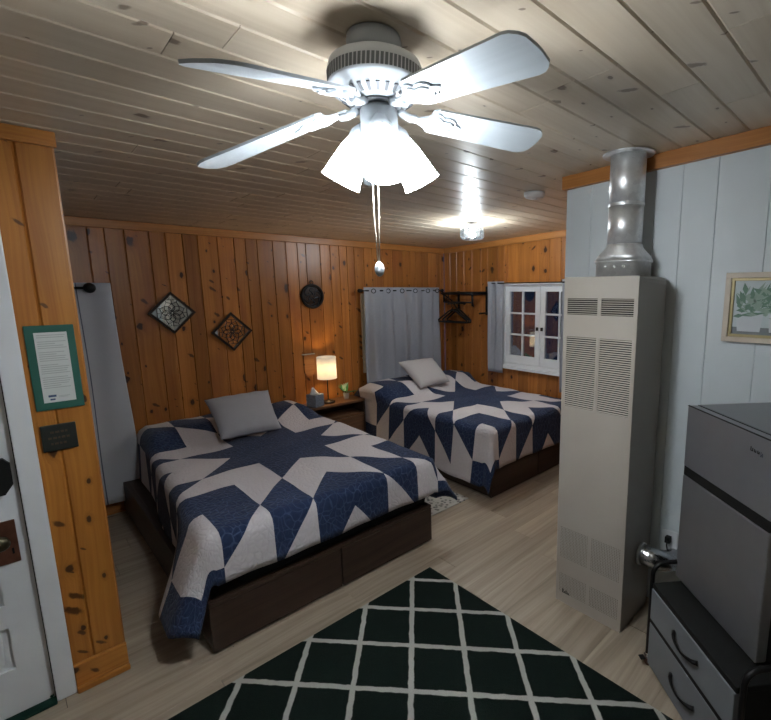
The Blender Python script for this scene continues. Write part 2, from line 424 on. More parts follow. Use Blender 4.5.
def spaced(a, b, lo, hi):
    e = [a]
    while e[-1] < b-hi: e.append(e[-1]+rnd.uniform(lo, hi))
    if b-e[-1] > hi*.7 and len(e) > 1: e.append((e[-1]+b)/2)
    e.append(b); return e
F0 = lambda u: 0.0
# floor: vinyl planks running along x
mb = MB(); e = [YR + .15*k for k in range(int((YH-YR)/.15)+1)] + [YH]
jo = {}
boards(mb, (0, 0, 0), (0, 1, 0), (1, 0, 0), (0, 0, 1), e, lambda u: XL, lambda u: XR, .008, .0008, .0008,
       joints=lambda i: sorted([((.37*i) % .24)+.24*k for k in range(1, 4)]))
backing(mb, (0, 0, 0), (0, 1, 0), (1, 0, 0), (0, 0, 1), YR, YH, lambda u: XL, lambda u: XR, .0081, .05)
struct(mb.build('floor', [M['vinyl'], M['floor_dark']]))
# ceiling: narrow boards running along x, falling gently to the wall behind the beds
mb = MB(); e = [YR]
while e[-1] < YH-.07: e.append(e[-1] + .131)
e[-1] = YH
nrm = Vector((0, -.04, -1)).normalized(); dirv = Vector((0, 1, -.04))
boards(mb, (0, 0, ceil_z(0)), dirv, (1, 0, 0), nrm, e, lambda u: XL, lambda u: XR, .016, .006, .005,
       joints=lambda i: sorted([.08+rnd.random()*.3, .42+rnd.random()*.2, .68+rnd.random()*.25]))
backing(mb, (0, 0, ceil_z(0)), dirv, (1, 0, 0), nrm, YR, YH, lambda u: XL, lambda u: XR, .0161, .06)
struct(mb.build('ceiling', [M['white_pine'], M['dark_wood_flat']]))
# wall behind the beds
mb = MB()
se = [.378, .49, .581, .69, .835, .934, 1.045, 1.147, 1.286, 1.41, 1.5, 1.593, 1.725, 1.839, 1.945, 2.025, 2.165, 2.268]
e = spaced(XL, .378, .09, .14)[:-1] + se[:-1] + spaced(2.268, XR, .08, .135)
boards(mb, (0, YH, 0), (1, 0, 0), (0, 0, 1), (0, -1, 0), e, F0, lambda u: ceil_z(YH), .018)
backing(mb, (0, YH, 0), (1, 0, 0), (0, 0, 1), (0, -1, 0), XL, XR, F0, lambda u: ceil_z(YH), .0181, .1)
struct(mb.build('wall_back', [M['pine'], M['dark_wood_flat']]))
# wall with the window
WY0, WY1, WZ0, WZ1 = 2.155, 3.114, .80, 1.672
mb = MB(); hole = (WY0, WY1, WZ0, WZ1)
e = spaced(YE, WY0, .1, .14)[:-1] + spaced(WY0, WY1, .11, .15)[:-1] + [3.114, 3.2, 3.345, 3.445, 3.582, 3.709, 3.83, 3.94, YH]
boards(mb, (XR, 0, 0), (0, 1, 0), (0, 0, 1), (-1, 0, 0), e, F0, ceil_z, .018, hole=hole)
backing(mb, (XR, 0, 0), (0, 1, 0), (0, 0, 1), (-1, 0, 0), YE, YH, F0, ceil_z, .0181, .1, hole=hole)
struct(mb.build('wall_right', [M['pine'], M['dark_wood_flat']]))
# white boarded wall that carries the heater
mb = MB(); e = [YR, -1.45, -1.25, -1.05, -.85, -.65, -.45, -.25, -.08, .1, .28, .44, .636, .782, .905, 1.08, 1.235, YE]
boards(mb, (XW, 0, 0), (0, 1, 0), (0, 0, 1), (-1, 0, 0), e, F0, ceil_z, .012, .0022, .005)
backing(mb, (XW, 0, 0), (0, 1, 0), (0, 0, 1), (-1, 0, 0), YR, YE, F0, ceil_z, .0121, .11, 0)
struct(mb.build('wall_white', [M['white_wall']]))
mb = MB(); e = spaced(XW+.111, XR, .1, .14)
boards(mb, (0, YE, 0), (1, 0, 0), (0, 0, 1), (0, 1, 0), e, F0, lambda u: ceil_z(YE), .018)
backing(mb, (0, YE, 0), (1, 0, 0), (0, 0, 1), (0, 1, 0), XW+.111, XR, F0, lambda u: ceil_z(YE), .0181, .1)
struct(mb.build('wall_alcove', [M['pine'], M['dark_wood_flat']]))
# golden pine wall with the door
PX = .218; DX0, DX1 = -.86, -.012
mb = MB(); hole = (DX0, DX1, -.001, 1.98)
e = spaced(XL, DX0, .12, .16)[:-1] + spaced(DX0, DX1, .12, .16)[:-1] + [DX1, .113, PX]
boards(mb, (0, YD, 0), (1, 0, 0), (0, 0, 1), (0, -1, 0), e, F0, lambda u: ceil_z(YD), .02, .006, .007, hole=hole)
backing(mb, (0, YD, 0), (1, 0, 0), (0, 0, 1), (0, -1, 0), XL, PX, F0, lambda u: ceil_z(YD), .0201, .11, 0, hole=hole)
struct(mb.build('wall_front', [M['pine_gold']]))
# out of view: the sides that close the room
mb = MB(); mb.box((XL-.1, YR, 0), (XL, YH, ceil_z(YR))); struct(mb.build('wall_left', M['plaster']))
mb = MB(); mb.box((XL, YR-.1, 0), (XW, YR, ceil_z(YR))); struct(mb.build('wall_rear', M['plaster']))
# trim
def trim(n, a, b, mat=None, bev=.004):
    m_ = MB(); m_.box(a, b, 0, bev); return struct(m_.build('trim_%d' % n, mat or M['pine_trim']))
trim(1, (XL, YH-.022, 2.026), (XR, YH, ceil_z(YH)-.001))
def sloped_trim(n, x0, x1, y0, y1, h):
    m_ = MB(); vs = []
    for x in (x0, x1):
        for y, d in ((y0, h), (y1, h), (y1, .001), (y0, .001)): vs.append((x, y, ceil_z(y)-d))
    fs = [[0, 1, 2, 3], [7, 6, 5, 4], [0, 4, 5, 1], [1, 5, 6, 2], [2, 6, 7, 3], [3, 7, 4, 0]]
    m_.add(vs, fs, 0, False, None, .3, [[(vs[k][2]-vs[k][1]*-.04+vs[k][0], vs[k][1]) for k in f] for f in fs])
    return struct(m_.build('trim_%d' % n, M['pine_trim']))
sloped_trim(2, XR-.022, XR, YE+.02, YH-.023, .062)
sloped_trim(3, XW-.03, XW, YR, YE+.012, .066)
m_ = MB(); m_.box((XL, YD-.022, 2.105), (PX+.006, YD, ceil_z(YD)-.001), 0, .003); struct(m_.build('trim_4', M['pine_gold']))
m_ = MB(); m_.box((.048, YD-.018, .0), (PX+.001, YD, .118), 0, .004); m_.box((.048, YD-.034, .0), (PX+.003, YD-.018, .026), 0, .006)
struct(m_.build('baseboard_front', M['pine_gold']))
m_ = MB(); m_.box((XL, YH-.014, .0), (XR, YH, .09), 0, .004); m_.box((XL, YH-.028, 0), (XR, YH-.014, .02), 0, .006)
struct(m_.build('baseboard_back', M['pine_trim']))
m_ = MB(); m_.box((XR-.014, YE+.02, .0), (XR, YH-.03, .09), 0, .004); struct(m_.build('baseboard_right', M['pine_trim']))

# ---------------------------------------------------------------- door
d = bpy.data.objects.new('door_1', None); COL.objects.link(d); d.location = (DX1, YD, 0); struct(d)
d['label'] = 'white panelled door in a white casing at the left edge'
def panel_face(mb, O, du, dv, nrm, us, vs, holes, depth, mi=0):
    """flat face split into a grid; cells listed in holes are left open with reveals of given depth"""
    O, du, dv, nrm = Vector(O), Vector(du), Vector(dv), Vector(nrm)
    P = lambda u, v, w=0: O+du*u+dv*v+nrm*w
    fl = du.cross(dv).dot(nrm) < 0
    def q(pts): mb.add(pts, [[3, 2, 1, 0] if fl else [0, 1, 2, 3]], mi)
    for i in range(len(us)-1):
        for j in range(len(vs)-1):
            a, b, c, e = us[i], us[i+1], vs[j], vs[j+1]
            if (i, j) in holes:
                for (p, r) in (((a, c), (b, c)), ((b, c), (b, e)), ((b, e), (a, e)), ((a, e), (a, c))):
                    q([P(*p), P(*r), P(*r, -depth), P(*p, -depth)])
            else: q([P(a, c), P(b, c), P(b, e), P(a, e)])
mb = MB()
dw = DX1-.003-DX0
us = [0, .088, .37, .46, dw-.088, dw]; us = [0, .088, dw/2-.045, dw/2+.045, dw-.088, dw]
vs = [0.012, .197, .366, .458, .80+.2, 1.12, 1.30, 1.42, 1.86, 1.97]
vs = [.012, .197, .366, .458, .60, 1.10, 1.50, 1.58, 1.86, 1.97]
holes = [(i, j) for i in (1, 3) for j in (1, 3, 5, 7)]
O = (DX0, .012, 0)
local = lambda m: m
panel_face(mb, (DX0-DX1, .012, 0), (1, 0, 0), (0, 0, 1), (0, -1, 0), us, vs, holes, .014)
mb.box((DX0-DX1, .026, .012), (-.003, .05, 1.97))
for (i, j) in holes:      # raised field with sloping edge
    a, b, c, e = us[i]+DX0-DX1+.022, us[i+1]+DX0-DX1-.022, vs[j]+.022, vs[j+1]-.022
    mb.box((a, .018, c), (b, .028, e), 0, .006)
mb.build('door_leaf', M['white_paint'], d)
mb = MB(); mb.box((0, -.016, 0), (.06, .0, 1.98+.06), 0, .004); mb.box((DX0-DX1-.06, -.016, 0), (DX0-DX1, 0, 2.04), 0, .004); mb.box((DX0-DX1, -.016, 1.98), (0, 0, 2.04), 0, .004)
mb.build('door_casing', M['white_paint'], d)
mb = MB(); mb.box((-.0035, .0125, .0), (.0, .05, 1.98)); mb.build('door_seal', M['black_plastic'], d)
mb = MB(); mb.box((DX0-DX1, -.03, 0), (0, .05, .011), 0, .003); mb.build('threshold', M['carpet_green'], d)
mb = MB(); mb.box((-.088, .005, .615), (-.028, .012, .778), 0, .002)
pl = mb.build('lock_plate', M['copper'], d)
mb = MB(); Mx = Matrix.Translation((-.072, .006, .715)) @ Matrix.Rotation(PI/2, 4, 'X')
mb.lathe([(.012, 0), (.010, .025), (.024, .035), (.027, .05), (.02, .062), (.001, .064)], 20, 0, Mx); mb.build('door_knob', M['brass'], pl)
mb = MB(); mb.box((-.047, .0035, .650), (-.041, .0055, .672)); mb.build('keyhole', M['black_plastic'], pl)
mb = MB(); Mx = Matrix.Translation((-.060, .012, .95)) @ Matrix.Rotation(PI/2, 4, 'X')
mb.prism([(-.05, -.07), (.022, -.07), (.046, -.035), (.046, .04), (.03, .062), (-.05, .062)], .022, Mx); mb.build('deadbolt', M['black_plastic'], d)
mb = MB(); mb.cyl((-.012, .0045, .0225), (-.012, .0125, .0225), .006); mb.build('stop_screw', M['chrome'], d)

# ---------------------------------------------------------------- things on the golden wall
n = thing('wall_notice', 'white printed sheet on a green board, on the golden pine wall beside the door', 'notice', (.131, YD, 1.32))
mb = MB(); vsx = [(-.066, .0, .153), (.070, .0, .163), (.062, .0, -.155), (-.066, .0, -.156)]
mb.box((-.068, -.008, -.156), (.068, -.0005, .158), 0, .002); mb.build('backing_board', M['green'], n)
mb = MB(); mb.box((-.044, -.0095, -.128), (.046, -.008, .132), 0)
for k in range(26):
    z = .122 - k*.0078
    if k in (2, 7, 13, 19): continue
    mb.box((-.038, -.0099, z-.0012), (.04 - (.03 if k % 5 == 4 else .004*(k % 3)), -.0095, z+.0010), 1)
mb.box((-.030, -.0099, -.108), (-.008, -.0095, -.100), 2); mb.box((-.026, -.0099, -.120), (-.012, -.0095, -.114), 2)
mb.box((-.002, -.0099, -.107), (.030, -.0095, -.1055), 1); mb.box((-.002, -.0099, -.111), (.024, -.0095, -.1095), 1)
mb.build('printed_sheet', [M['paper'], M['ink'], M['blue_ink']], n)
n = thing('wall_plaque', 'small dark rectangular plaque directly below the green notice', 'plaque', (.114, YD, 1.057))
mb = MB(); mb.box((-.050, -.012, -.050), (.050, -.0005, .050), 0, .003); mb.build('plate', M['plaque'], n)
mb = MB()
for z, w in ((.022, .024), (.0, .032), (-.022, .026)):
    x = -w
    while x < w-.006:
        L = rnd.uniform(.005, .012); mb.box((x, -.0128, z-.004), (min(x+L, w), -.012, z+.004)); x += L+.0035
mb.build('lettering', M['plaque_text'], n)

# ---------------------------------------------------------------- curtains
def curtain(mb, O, du, nrm, w, z0, z1, waves, amp, seed=1, seam=None, taper=0.0, mi=0):
    O, du, nrm = Vector(O), Vector(du), Vector(nrm); N = max(64, int(waves*14)); K = 24
    r = random.Random(seed); ph = r.random()*6
    g = []
    for k in range(K+1):
        t = k/K; row = []
        for i in range(N+1):
            s_ = i/N
            a = amp*(.75+.35*math.sin(3*t+seed))
            off = a*math.sin(2*PI*waves*s_+ph+.25*math.sin(2.2*t+s_*5)) + .25*a*math.sin(2*PI*waves*2.3*s_+t*1.5)
            u = (s_-.5)*w*(1+taper*(t-.5)) + w/2 + .004*math.sin(7*t+9*s_)
            row.append(O+du*u+nrm*(off+amp*1.2)+Vector((0, 0, z1+(z0-z1)*t)))
        g.append(row)
    b = len(mb.v); th = -nrm*.003
    for row in g: mb.v += [tuple(p) for p in row]
    b2 = len(mb.v)
    for row in g: mb.v += [tuple(p+th) for p in row]
    W = N+1
    for k in range(K):
        for i in range(N):
            m_ = 1 if seam and abs((i+.5)/N-seam) < .5/N else mi
            mb.face([b+k*W+i, b+k*W+i+1, b+(k+1)*W+i+1, b+(k+1)*W+i], m_, True)
            mb.face([b2+k*W+i+1, b2+k*W+i, b2+(k+1)*W+i, b2+(k+1)*W+i+1], mi, True)
    rim = [k*W for k in range(K+1)] + [K*W+i for i in range(1, W)] + [k*W+N for k in range(K-1, -1, -1)] + [i for i in range(N-1, 0, -1)]
    for i in range(len(rim)):
        p, q = rim[i], rim[(i+1) % len(rim)]
        mb.face([b+p, b+q, b2+q, b2+p], mi)
    return mb
def rod(name, label, p, q, fin, r=.008, wall=(0, 1, 0), fr=.021):
    p, q, wl = Vector(p), Vector(q), Vector(wall)
    o = thing(name, label, 'curtain rod', p)
    m_ = MB(); m_.cyl((0, 0, 0), q-p, r); m_.build('rod', M['black_metal'], o)
    for e in fin:
        m_ = MB(); c = (p if e == 0 else q)-p; dd = (q-p).normalized()*(1 if e else -1)
        m_.cyl(c, c+dd*.012, r*1.5); m_.sphere(c+dd*.03, fr); m_.build('finial', M['black_metal'], o)
    for e in (0, 1):
        m_ = MB(); c = (p if e == 0 else q)-p + (q-p).normalized()*(.05 if e == 0 else -.02)
        L = abs((wl.x*(XR-p.x)) if wl.x else (YH-p.y))
        m_.cyl(c, c+wl*(L-.001), .006); m_.cyl(c+wl*(L-.008), c+wl*(L-.001), .018); m_.build('bracket', M['black_metal'], o)
    return o
def grommets(o, pts, axis):
    for p in pts:
        Mx = Matrix.Translation(p) @ Vector(axis).to_track_quat('Z', 'Y').to_matrix().to_4x4()
        m_ = MB(); R, r_ = .021, .004
        m_.ring([[((R+r_*math.cos(2*PI*j/8))*math.cos(2*PI*i/20), (R+r_*math.cos(2*PI*j/8))*math.sin(2*PI*i/20), r_*math.sin(2*PI*j/8)) for j in range(8)] for i in range(21)], 0, True, False, True, Mx)
        m_.build('grommet', M['black_metal'], o)
# left curtain, partly behind the golden wall
o = thing('curtain', 'long plain grey curtain hanging between the golden pine wall and the left bed', 'curtain', (.15, YH-.09, 0))
mb = curtain(MB(), (0, 0, 0), (1, 0, 0), (0, -1, 0), .435, .108, 1.655, 1.1, .016, 3, seam=.56, taper=.22)
mb.build('curtain_panel', [M['curtain_lightened'], M['stitch']], o)
rod('curtain_rod', 'black curtain rod with round end knob above the long left curtain', (-.55, YH-.135, 1.622), (.42, YH-.135, 1.622), (1,), fr=.034)
# curtain behind the right bed, over a window
o = thing('curtain', 'wide grey grommet-topped curtain behind the right bed', 'curtain', (2.555, YH-.075, 0))
mb = curtain(MB(), (0, 0, 0), (1, 0, 0), (0, -1, 0), 1.0, .62, 1.632, 5.5, .034, 5)
mb.build('curtain_panel', [M['curtain'], M['stitch']], o)
grommets(o, [(x, -.055, 1.595) for x in (.10, .28, .46, .64, .82, .96)], (.5, 1, 0))
rod('curtain_rod', 'black curtain rod across the top of the wide curtain behind the right bed', (2.54, YH-.10, 1.598), (3.59, YH-.10, 1.598), (0, 1), .008)
# window behind it
w = bpy.data.objects.new('window_2', None); COL.objects.link(w); w.location = (2.578, YH, .75); struct(w)
mb = MB()
for a, b in (((0, -.02, 0), (.05, -.0005, .82)), ((.90, -.02, 0), (.95, -.0005, .82)), ((.05, -.02, .77), (.90, -.0005, .82)), ((.05, -.02, 0), (.90, -.0005, .05))): mb.box(a, b, 0, .003)
mb.build('window_casing', M['cream'], w)
mb = MB(); mb.box((.05, -.008, .05), (.90, -.003, .77)); mb.build('window_glass', M['pane'], w)
mb = MB(); mb.sphere((-.002, -.022, .16), .018, 0, 12, (.8, .8, 1.1)); mb.cyl((.006, -.024, .08), (.004, -.024, .15), .009); mb.build('cord_cleat', M['cream'], w)

# window 1, white casements
w = bpy.data.objects.new('window_1', None); COL.objects.link(w); w.location = (XR, WY1, WZ0); struct(w)
WW, WH = WY1-WY0, WZ1-WZ0
L = lambda y0, z0, y1, z1, x0=-.018, x1=.06, bev=.003, m_=None: (m_ or mb).box((x0, -y0, z0), (x1, -y1, z1), 0, bev)
mb = MB(); L(0, 0, .035, WH, -.022, .09); L(WW-.035, 0, WW, WH, -.022, .09); L(.035, WH-.035, WW-.035, WH, -.022, .09); L(.035, 0, WW-.035, .03, -.022, .09)
mb.build('window_frame', M['white_paint'], w)
mb = MB(); L(-.012, -.032, WW+.012, .0, -.045, .02); mb.build('window_sill', M['white_paint'], w)
for k, (a, b) in enumerate(((.036, WW/2-.002), (WW/2+.002, WW-.036))):
    mb = MB(); z0, z1 = .032, WH-.037; st = .058
    L(a, z0, a+st, z1, -.012, .022); L(b-st, z0, b, z1, -.012, .022); L(a+st, z1-.05, b-st, z1, -.012, .022); L(a+st, z0, b-st, z0+.085, -.012, .022)
    pw, ph = (b-a-2*st), (z1-.05-(z0+.085))
    L(a+st+pw/2-.009, z0+.085, a+st+pw/2+.009, z1-.05, -.008, .016, .002)
    for j in (1, 2): L(a+st, z0+.085+ph*j/3-.009, b-st, z0+.085+ph*j/3+.009, -.008, .016, .002)
    s_ = mb.build('sash', M['white_paint'], w)
    mb = MB(); mb.box((.004, -(a+st), z0+.085), (.007, -(b-st), z1-.05)); mb.build('window_glass', M['pane'], s_)
    mb = MB(); yk = b-.026 if k == 0 else a+.026
    mb.box((-.028, -(yk-.012), .395), (-.012, -(yk+.012), .43), 0, .003); mb.build('latch', M['black_metal'], s_)
o = thing('curtain', 'narrow grey curtain drawn to the left side of the white window', 'curtain', (XR-.05, 3.275, 0))
curtain(MB(), (0, 0, 0), (0, -1, 0), (-1, 0, 0), .20, .72, 1.69, 1.6, .014, 8).build('curtain_panel', [M['curtain'], M['stitch']], o)
o = thing('curtain', 'narrow grey curtain on the right side of the white window, beside the heater', 'curtain', (XR-.05, 2.35, 0))
curtain(MB(), (0, 0, 0), (0, -1, 0), (-1, 0, 0), .20, .62, 1.70, 1.6, .014, 11).build('curtain_panel', [M['curtain'], M['stitch']], o)
rod('curtain_rod', 'thin black curtain rod over the white window', (XR-.075, 3.22, 1.672), (XR-.075, 2.0, 1.672), (), .006, (1, 0, 0))

# ---------------------------------------------------------------- clothes rack + hangers
o = thing('coat_rack', 'black metal wall rack with rail beside the window', 'rack', (XR, 3.79, 1.45))
mb = MB(); mb.box((-.26, -.012, .10), (-.002, .012, .13), 0, .003); mb.box((-.016, -.014, -.12), (-.001, .014, .14), 0, .003); mb.tube([(-.01, 0, -.10), (-.10, 0, .02), (-.25, 0, .11)], .008)
mb.build('bracket', M['black_metal'], o)
mb = MB(); mb.box((-.26, -.452, .10), (-.002, -.428, .13), 0, .003); mb.box((-.016, -.454, -.12), (-.001, -.426, .19), 0, .003); mb.tube([(-.01, -.44, -.10), (-.13, -.44, -.10)], .009); mb.build('bracket', M['black_metal'], o)
mb = MB(); mb.cyl((-.25, .03, .115), (-.25, -.46, .115), .013); mb.cyl((-.06, .03, .125), (-.06, -.46, .125), .010); mb.cyl((-.15, .03, .125), (-.15, -.46, .125), .008); mb.cyl((-.24, .0, .02), (-.24, -.44, .02), .009); mb.cyl((-.24, 0, .02), (-.24, 0, .115), .012); mb.cyl((-.24, -.44, -.02), (-.24, -.44, .115), .012); mb.build('shelf_bars', M['black_metal'], o)
mb = MB(); mb.cyl((-.002, -.09, .0), (-.27, -.09, .0), .007); mb.cyl((-.001, -.09, .0), (-.008, -.09, .0), .018); mb.cyl((-.255, -.09, .0), (-.255, -.09, .105), .006); mb.build('hanging_rod', M['black_metal'], o)
def hanger(x, yaw, label):
    h = thing('clothes_hanger', label, 'hanger', (XR-x, 3.70, 1.45-.0035), yaw)
    m_ = MB(); pts = [(0, .012*math.sin(a), .012+.0 - .012*math.cos(a)+.0) for a in (0,)]
    hook = [Vector((.018*math.cos(a), 0, .018*math.sin(a))) for a in [PI*(1.15-k*.13) for k in range(10)]]
    m_.tube([tuple(p) for p in hook] + [(.012, 0, -.02), (0, 0, -.035), (0, 0, -.06)], .0035, 8); m_.build('hook', M['black_metal'], h)
    m_ = MB(); m_.tube([(0, 0, -.058), (.06, 0, -.085), (.16, 0, -.15), (.205, 0, -.18), (.20, 0, -.20), (.1, 0, -.203), (-.1, 0, -.203), (-.20, 0, -.20), (-.205, 0, -.18), (-.16, 0, -.15), (-.06, 0, -.085), (0, 0, -.058)], .010, 8)
    m_.build('hanger_frame', M['black_plastic'], h)
hanger(.10, math.radians(86), 'black clothes hanger on the wall rack, closest to the wall')
hanger(.15, math.radians(92), 'middle black clothes hanger on the wall rack')
hanger(.20, math.radians(97), 'black clothes hanger on the wall rack, furthest out from the wall')

# ---------------------------------------------------------------- diamond mirrors, round mirror
def strip(m_, p, q, w, y0, y1, mi=0):
    p, q = Vector(p), Vector(q); dd = (q-p); ln = dd.length; a = math.atan2(dd.y, dd.x)
    m_.prism([(0, -w/2), (ln, -w/2), (ln, w/2), (0, w/2)], y1-y0, Matrix(((1, 0, 0, 0), (0, 0, -1, 0), (0, 1, 0, 0), (0, 0, 0, 1))) @ Matrix.Translation((p.x, p.y, y0)) @ Matrix.Rotation(a, 4, 'Z'), mi)
def diamond(x, z, hw, label, turn):
    o = thing('diamond_mirror', label, 'mirror', (x, YH-.008, z), math.radians(turn))
    c = [(hw, 0), (0, hw), (-hw, 0), (0, -hw)]
    m_ = MB()
    for i in range(4):
        p, q = Vector(c[i]), Vector(c[(i+1) % 4]); k = .93
        Mx = Matrix(((1, 0, 0, 0), (0, 0, -1, 0), (0, 1, 0, 0), (0, 0, 0, 1)))
        m_.prism([tuple(p), tuple(q), tuple(q*.86), tuple(p*.86)], .016, Mx, 0, None, .001)
    m_.build('frame', M['dark_metal'], o)
    m_ = MB(); Mx = Matrix(((1, 0, 0, 0), (0, 0, -1, 0), (0, 1, 0, 0), (0, 0, 0, 1)))
    m_.prism([tuple(Vector(p)*.88) for p in c], .004, Mx, 0, None, .001); m_.build('mirror_glass', M['mirror'], o)
    m_ = MB(); R = hw*.86
    for k in range(8):      # eight-petalled flower lattice
        a0 = k*PI/4; ln = R*.50
        for s_ in (-1, 1):
            pr = Vector((math.cos(a0), math.sin(a0)))*ln*.10
            for t in range(1, 7):
                tt = t/6; wd = .30*ln*math.sin(PI*tt**1.25)
                p = Vector((math.cos(a0)*ln*tt - math.sin(a0)*wd*s_, math.sin(a0)*ln*tt + math.cos(a0)*wd*s_))
                strip(m_, pr, p, .0045, .005, .008); pr = p
        tip = Vector((math.cos(a0), math.sin(a0)))*ln
        for s_ in (-1, 1):
            a1 = a0+s_*PI/8; mid = Vector((math.cos(a1), math.sin(a1)))*ln*1.28
            lim = R*.99/(abs(math.cos(a1))+abs(math.sin(a1)))
            if mid.length > lim: mid = mid.normalized()*lim
            strip(m_, tip, mid, .0035, .005, .008)
            e_ = Vector((math.cos(a1), math.sin(a1)))*lim; strip(m_, mid, e_, .0035, .005, .008)
        if k % 2 == 0:
            strip(m_, tip, Vector((math.cos(a0), math.sin(a0)))*R*.72, .0035, .005, .008)
            for s_ in (-1, 1):
                t0 = Vector((math.cos(a0), math.sin(a0)))*R*.72; a1 = a0+s_*.35
                e_ = Vector((math.cos(a1), math.sin(a1))); lim = R/(abs(e_.x)+abs(e_.y)); strip(m_, t0, e_*lim, .0035, .005, .008)
    m_.build('lattice', M['black_metal'], o)
    return o
diamond(.927, 1.437, .158, 'left diamond mirror, dark frame and flower lattice over bright pale glass', 2.5)
diamond(1.336, 1.267, .160, 'right, lower diamond mirror with lattice, its glass mirroring brown wood', 2.6)
o = thing('round_mirror', 'round black ornate wall mirror hung high above the nightstand', 'mirror', (2.058, YH, 1.548))
RX = Matrix(((1, 0, 0, 0), (0, 0, -1, 0), (0, 1, 0, 0), (0, 0, 0, 1)))
m_ = MB(); R, r_ = .102, .013
m_.ring([[((R+r_*math.cos(2*PI*j/10))*math.cos(2*PI*i/40), (R+r_*math.cos(2*PI*j/10))*math.sin(2*PI*i/40), .014+r_*math.sin(2*PI*j/10)) for j in range(10)] for i in range(41)], 0, True, False, True, RX)
m_.build('rim', M['black_metal'], o)
m_ = MB(); m_.lathe([(.0005, .004), (.095, .004), (.095, .010), (.0005, .010)], 40, 0, RX, False, False); m_.build('mirror_glass', M['dusky'], o)
m_ = MB()
for k in range(6):
    a = k*PI/3; pr = None
    for t in range(9):
        tt = t/8; rr = .02+.072*tt; an = a+.9*math.sin(tt*PI)
        p = Vector((rr*math.cos(an), rr*math.sin(an)))
        if pr: strip(m_, pr, p, .006, .010, .016)
        pr = p
m_.build('scrollwork', M['black_metal'], o)
m_ = MB(); m_.ring([[((.016+.004*math.cos(2*PI*j/8))*math.cos(2*PI*i/16), .128+(.016+.004*math.cos(2*PI*j/8))*math.sin(2*PI*i/16), .012+.004*math.sin(2*PI*j/8)) for j in range(8)] for i in range(17)], 0, True, False, True, RX)
m_.build('hanging_loop', M['black_metal'], o)

# ---------------------------------------------------------------- beds
ZT = .568
def frame_bed(name_label, x0, x1, yf, two):
    o = thing('bed', name_label, 'bed', ((x0+x1)/2, yf, 0))
    w = (x1-x0)/2; D = YH-.035-yf
    m_ = MB(); m_.box((-w, .022, .02), (-w+.03, D, .25), 0, .003); m_.box((w-.03, .022, .02), (w, D, .25), 0, .003)
    m_.box((-w+.03, D-.03, .02), (w-.03, D, .25), 0, .003); m_.box((-w+.03, .03, .21), (w-.03, D-.03, .25), 0)
    m_.box((-w+.05, .06, 0), (w-.05, D-.05, .02), 0); m_.box((-w, .0, .232), (w, .022, .25), 0, .003)
    m_.build('frame', M['brown_wood'], o)
    for a, b in ((-w, -.004), (.004, w)):
        m_ = MB(); m_.box((a, 0, .012), (b, .021, .229), 0, .003); m_.box((a+.04, .022, .03), (b-.04, .45, .2)); m_.build('drawer', M['brown_wood'], o)
    return o
def mattress(label, x0, x1, yf):
    m_ = MB(); w = (x1-x0)/2; D = YH-.04-yf
    m_.box((-w, .03, 0), (w, D, .285), 0, .04)
    o = m_.build('mattress', M['black_fabric']); o.location = ((x0+x1)/2, yf, .251)
    return tag(o, label, 'mattress')

A = .303
EV = [Vector((math.cos(PI/4*k), math.sin(PI/4*k))) for k in range(9)]
def star_colour(u, v):
    th = math.atan2(v, u) % (2*PI); k = min(7, int(th/(PI/4)))
    e0, e1 = EV[k], EV[k+1]; det = e0.x*e1.y-e0.y*e1.x
    i = (u*e1.y-v*e1.x)/det; j = (e0.x*v-e0.y*u)/det
    if i < 3 and j < 3:
        s_ = int(i)+int(j)
        return 0 if s_ in (0, 2) else 1
    if abs(u) > 2.1213 and abs(v) > 2.1213:
        return 1 if (abs(u) < 3.1213 and abs(v) < 3.1213) else 0
    return 1
def star_lines():
    L = set()
    for k in range(8):
        e0, e1 = EV[k], EV[k+1]
        for i in range(4):
            for (d, p) in ((e1, e0*i), (e0, e1*i)):
                nx, ny = -d.y, d.x; c = nx*p.x+ny*p.y
                if nx < -1e-6 or (abs(nx) < 1e-6 and ny < 0): nx, ny, c = -nx, -ny, -c
                L.add((round(nx, 5), round(ny, 5), round(c, 5)))
    for c in (2.1213, -2.1213, 3.1213, -3.1213): L.add((1.0, 0.0, c)); L.add((0.0, 1.0, c))
    return sorted(L)
HALF = 3.78
def stretch(t, k): return t*A*(1+k*(t/3.12)**2)
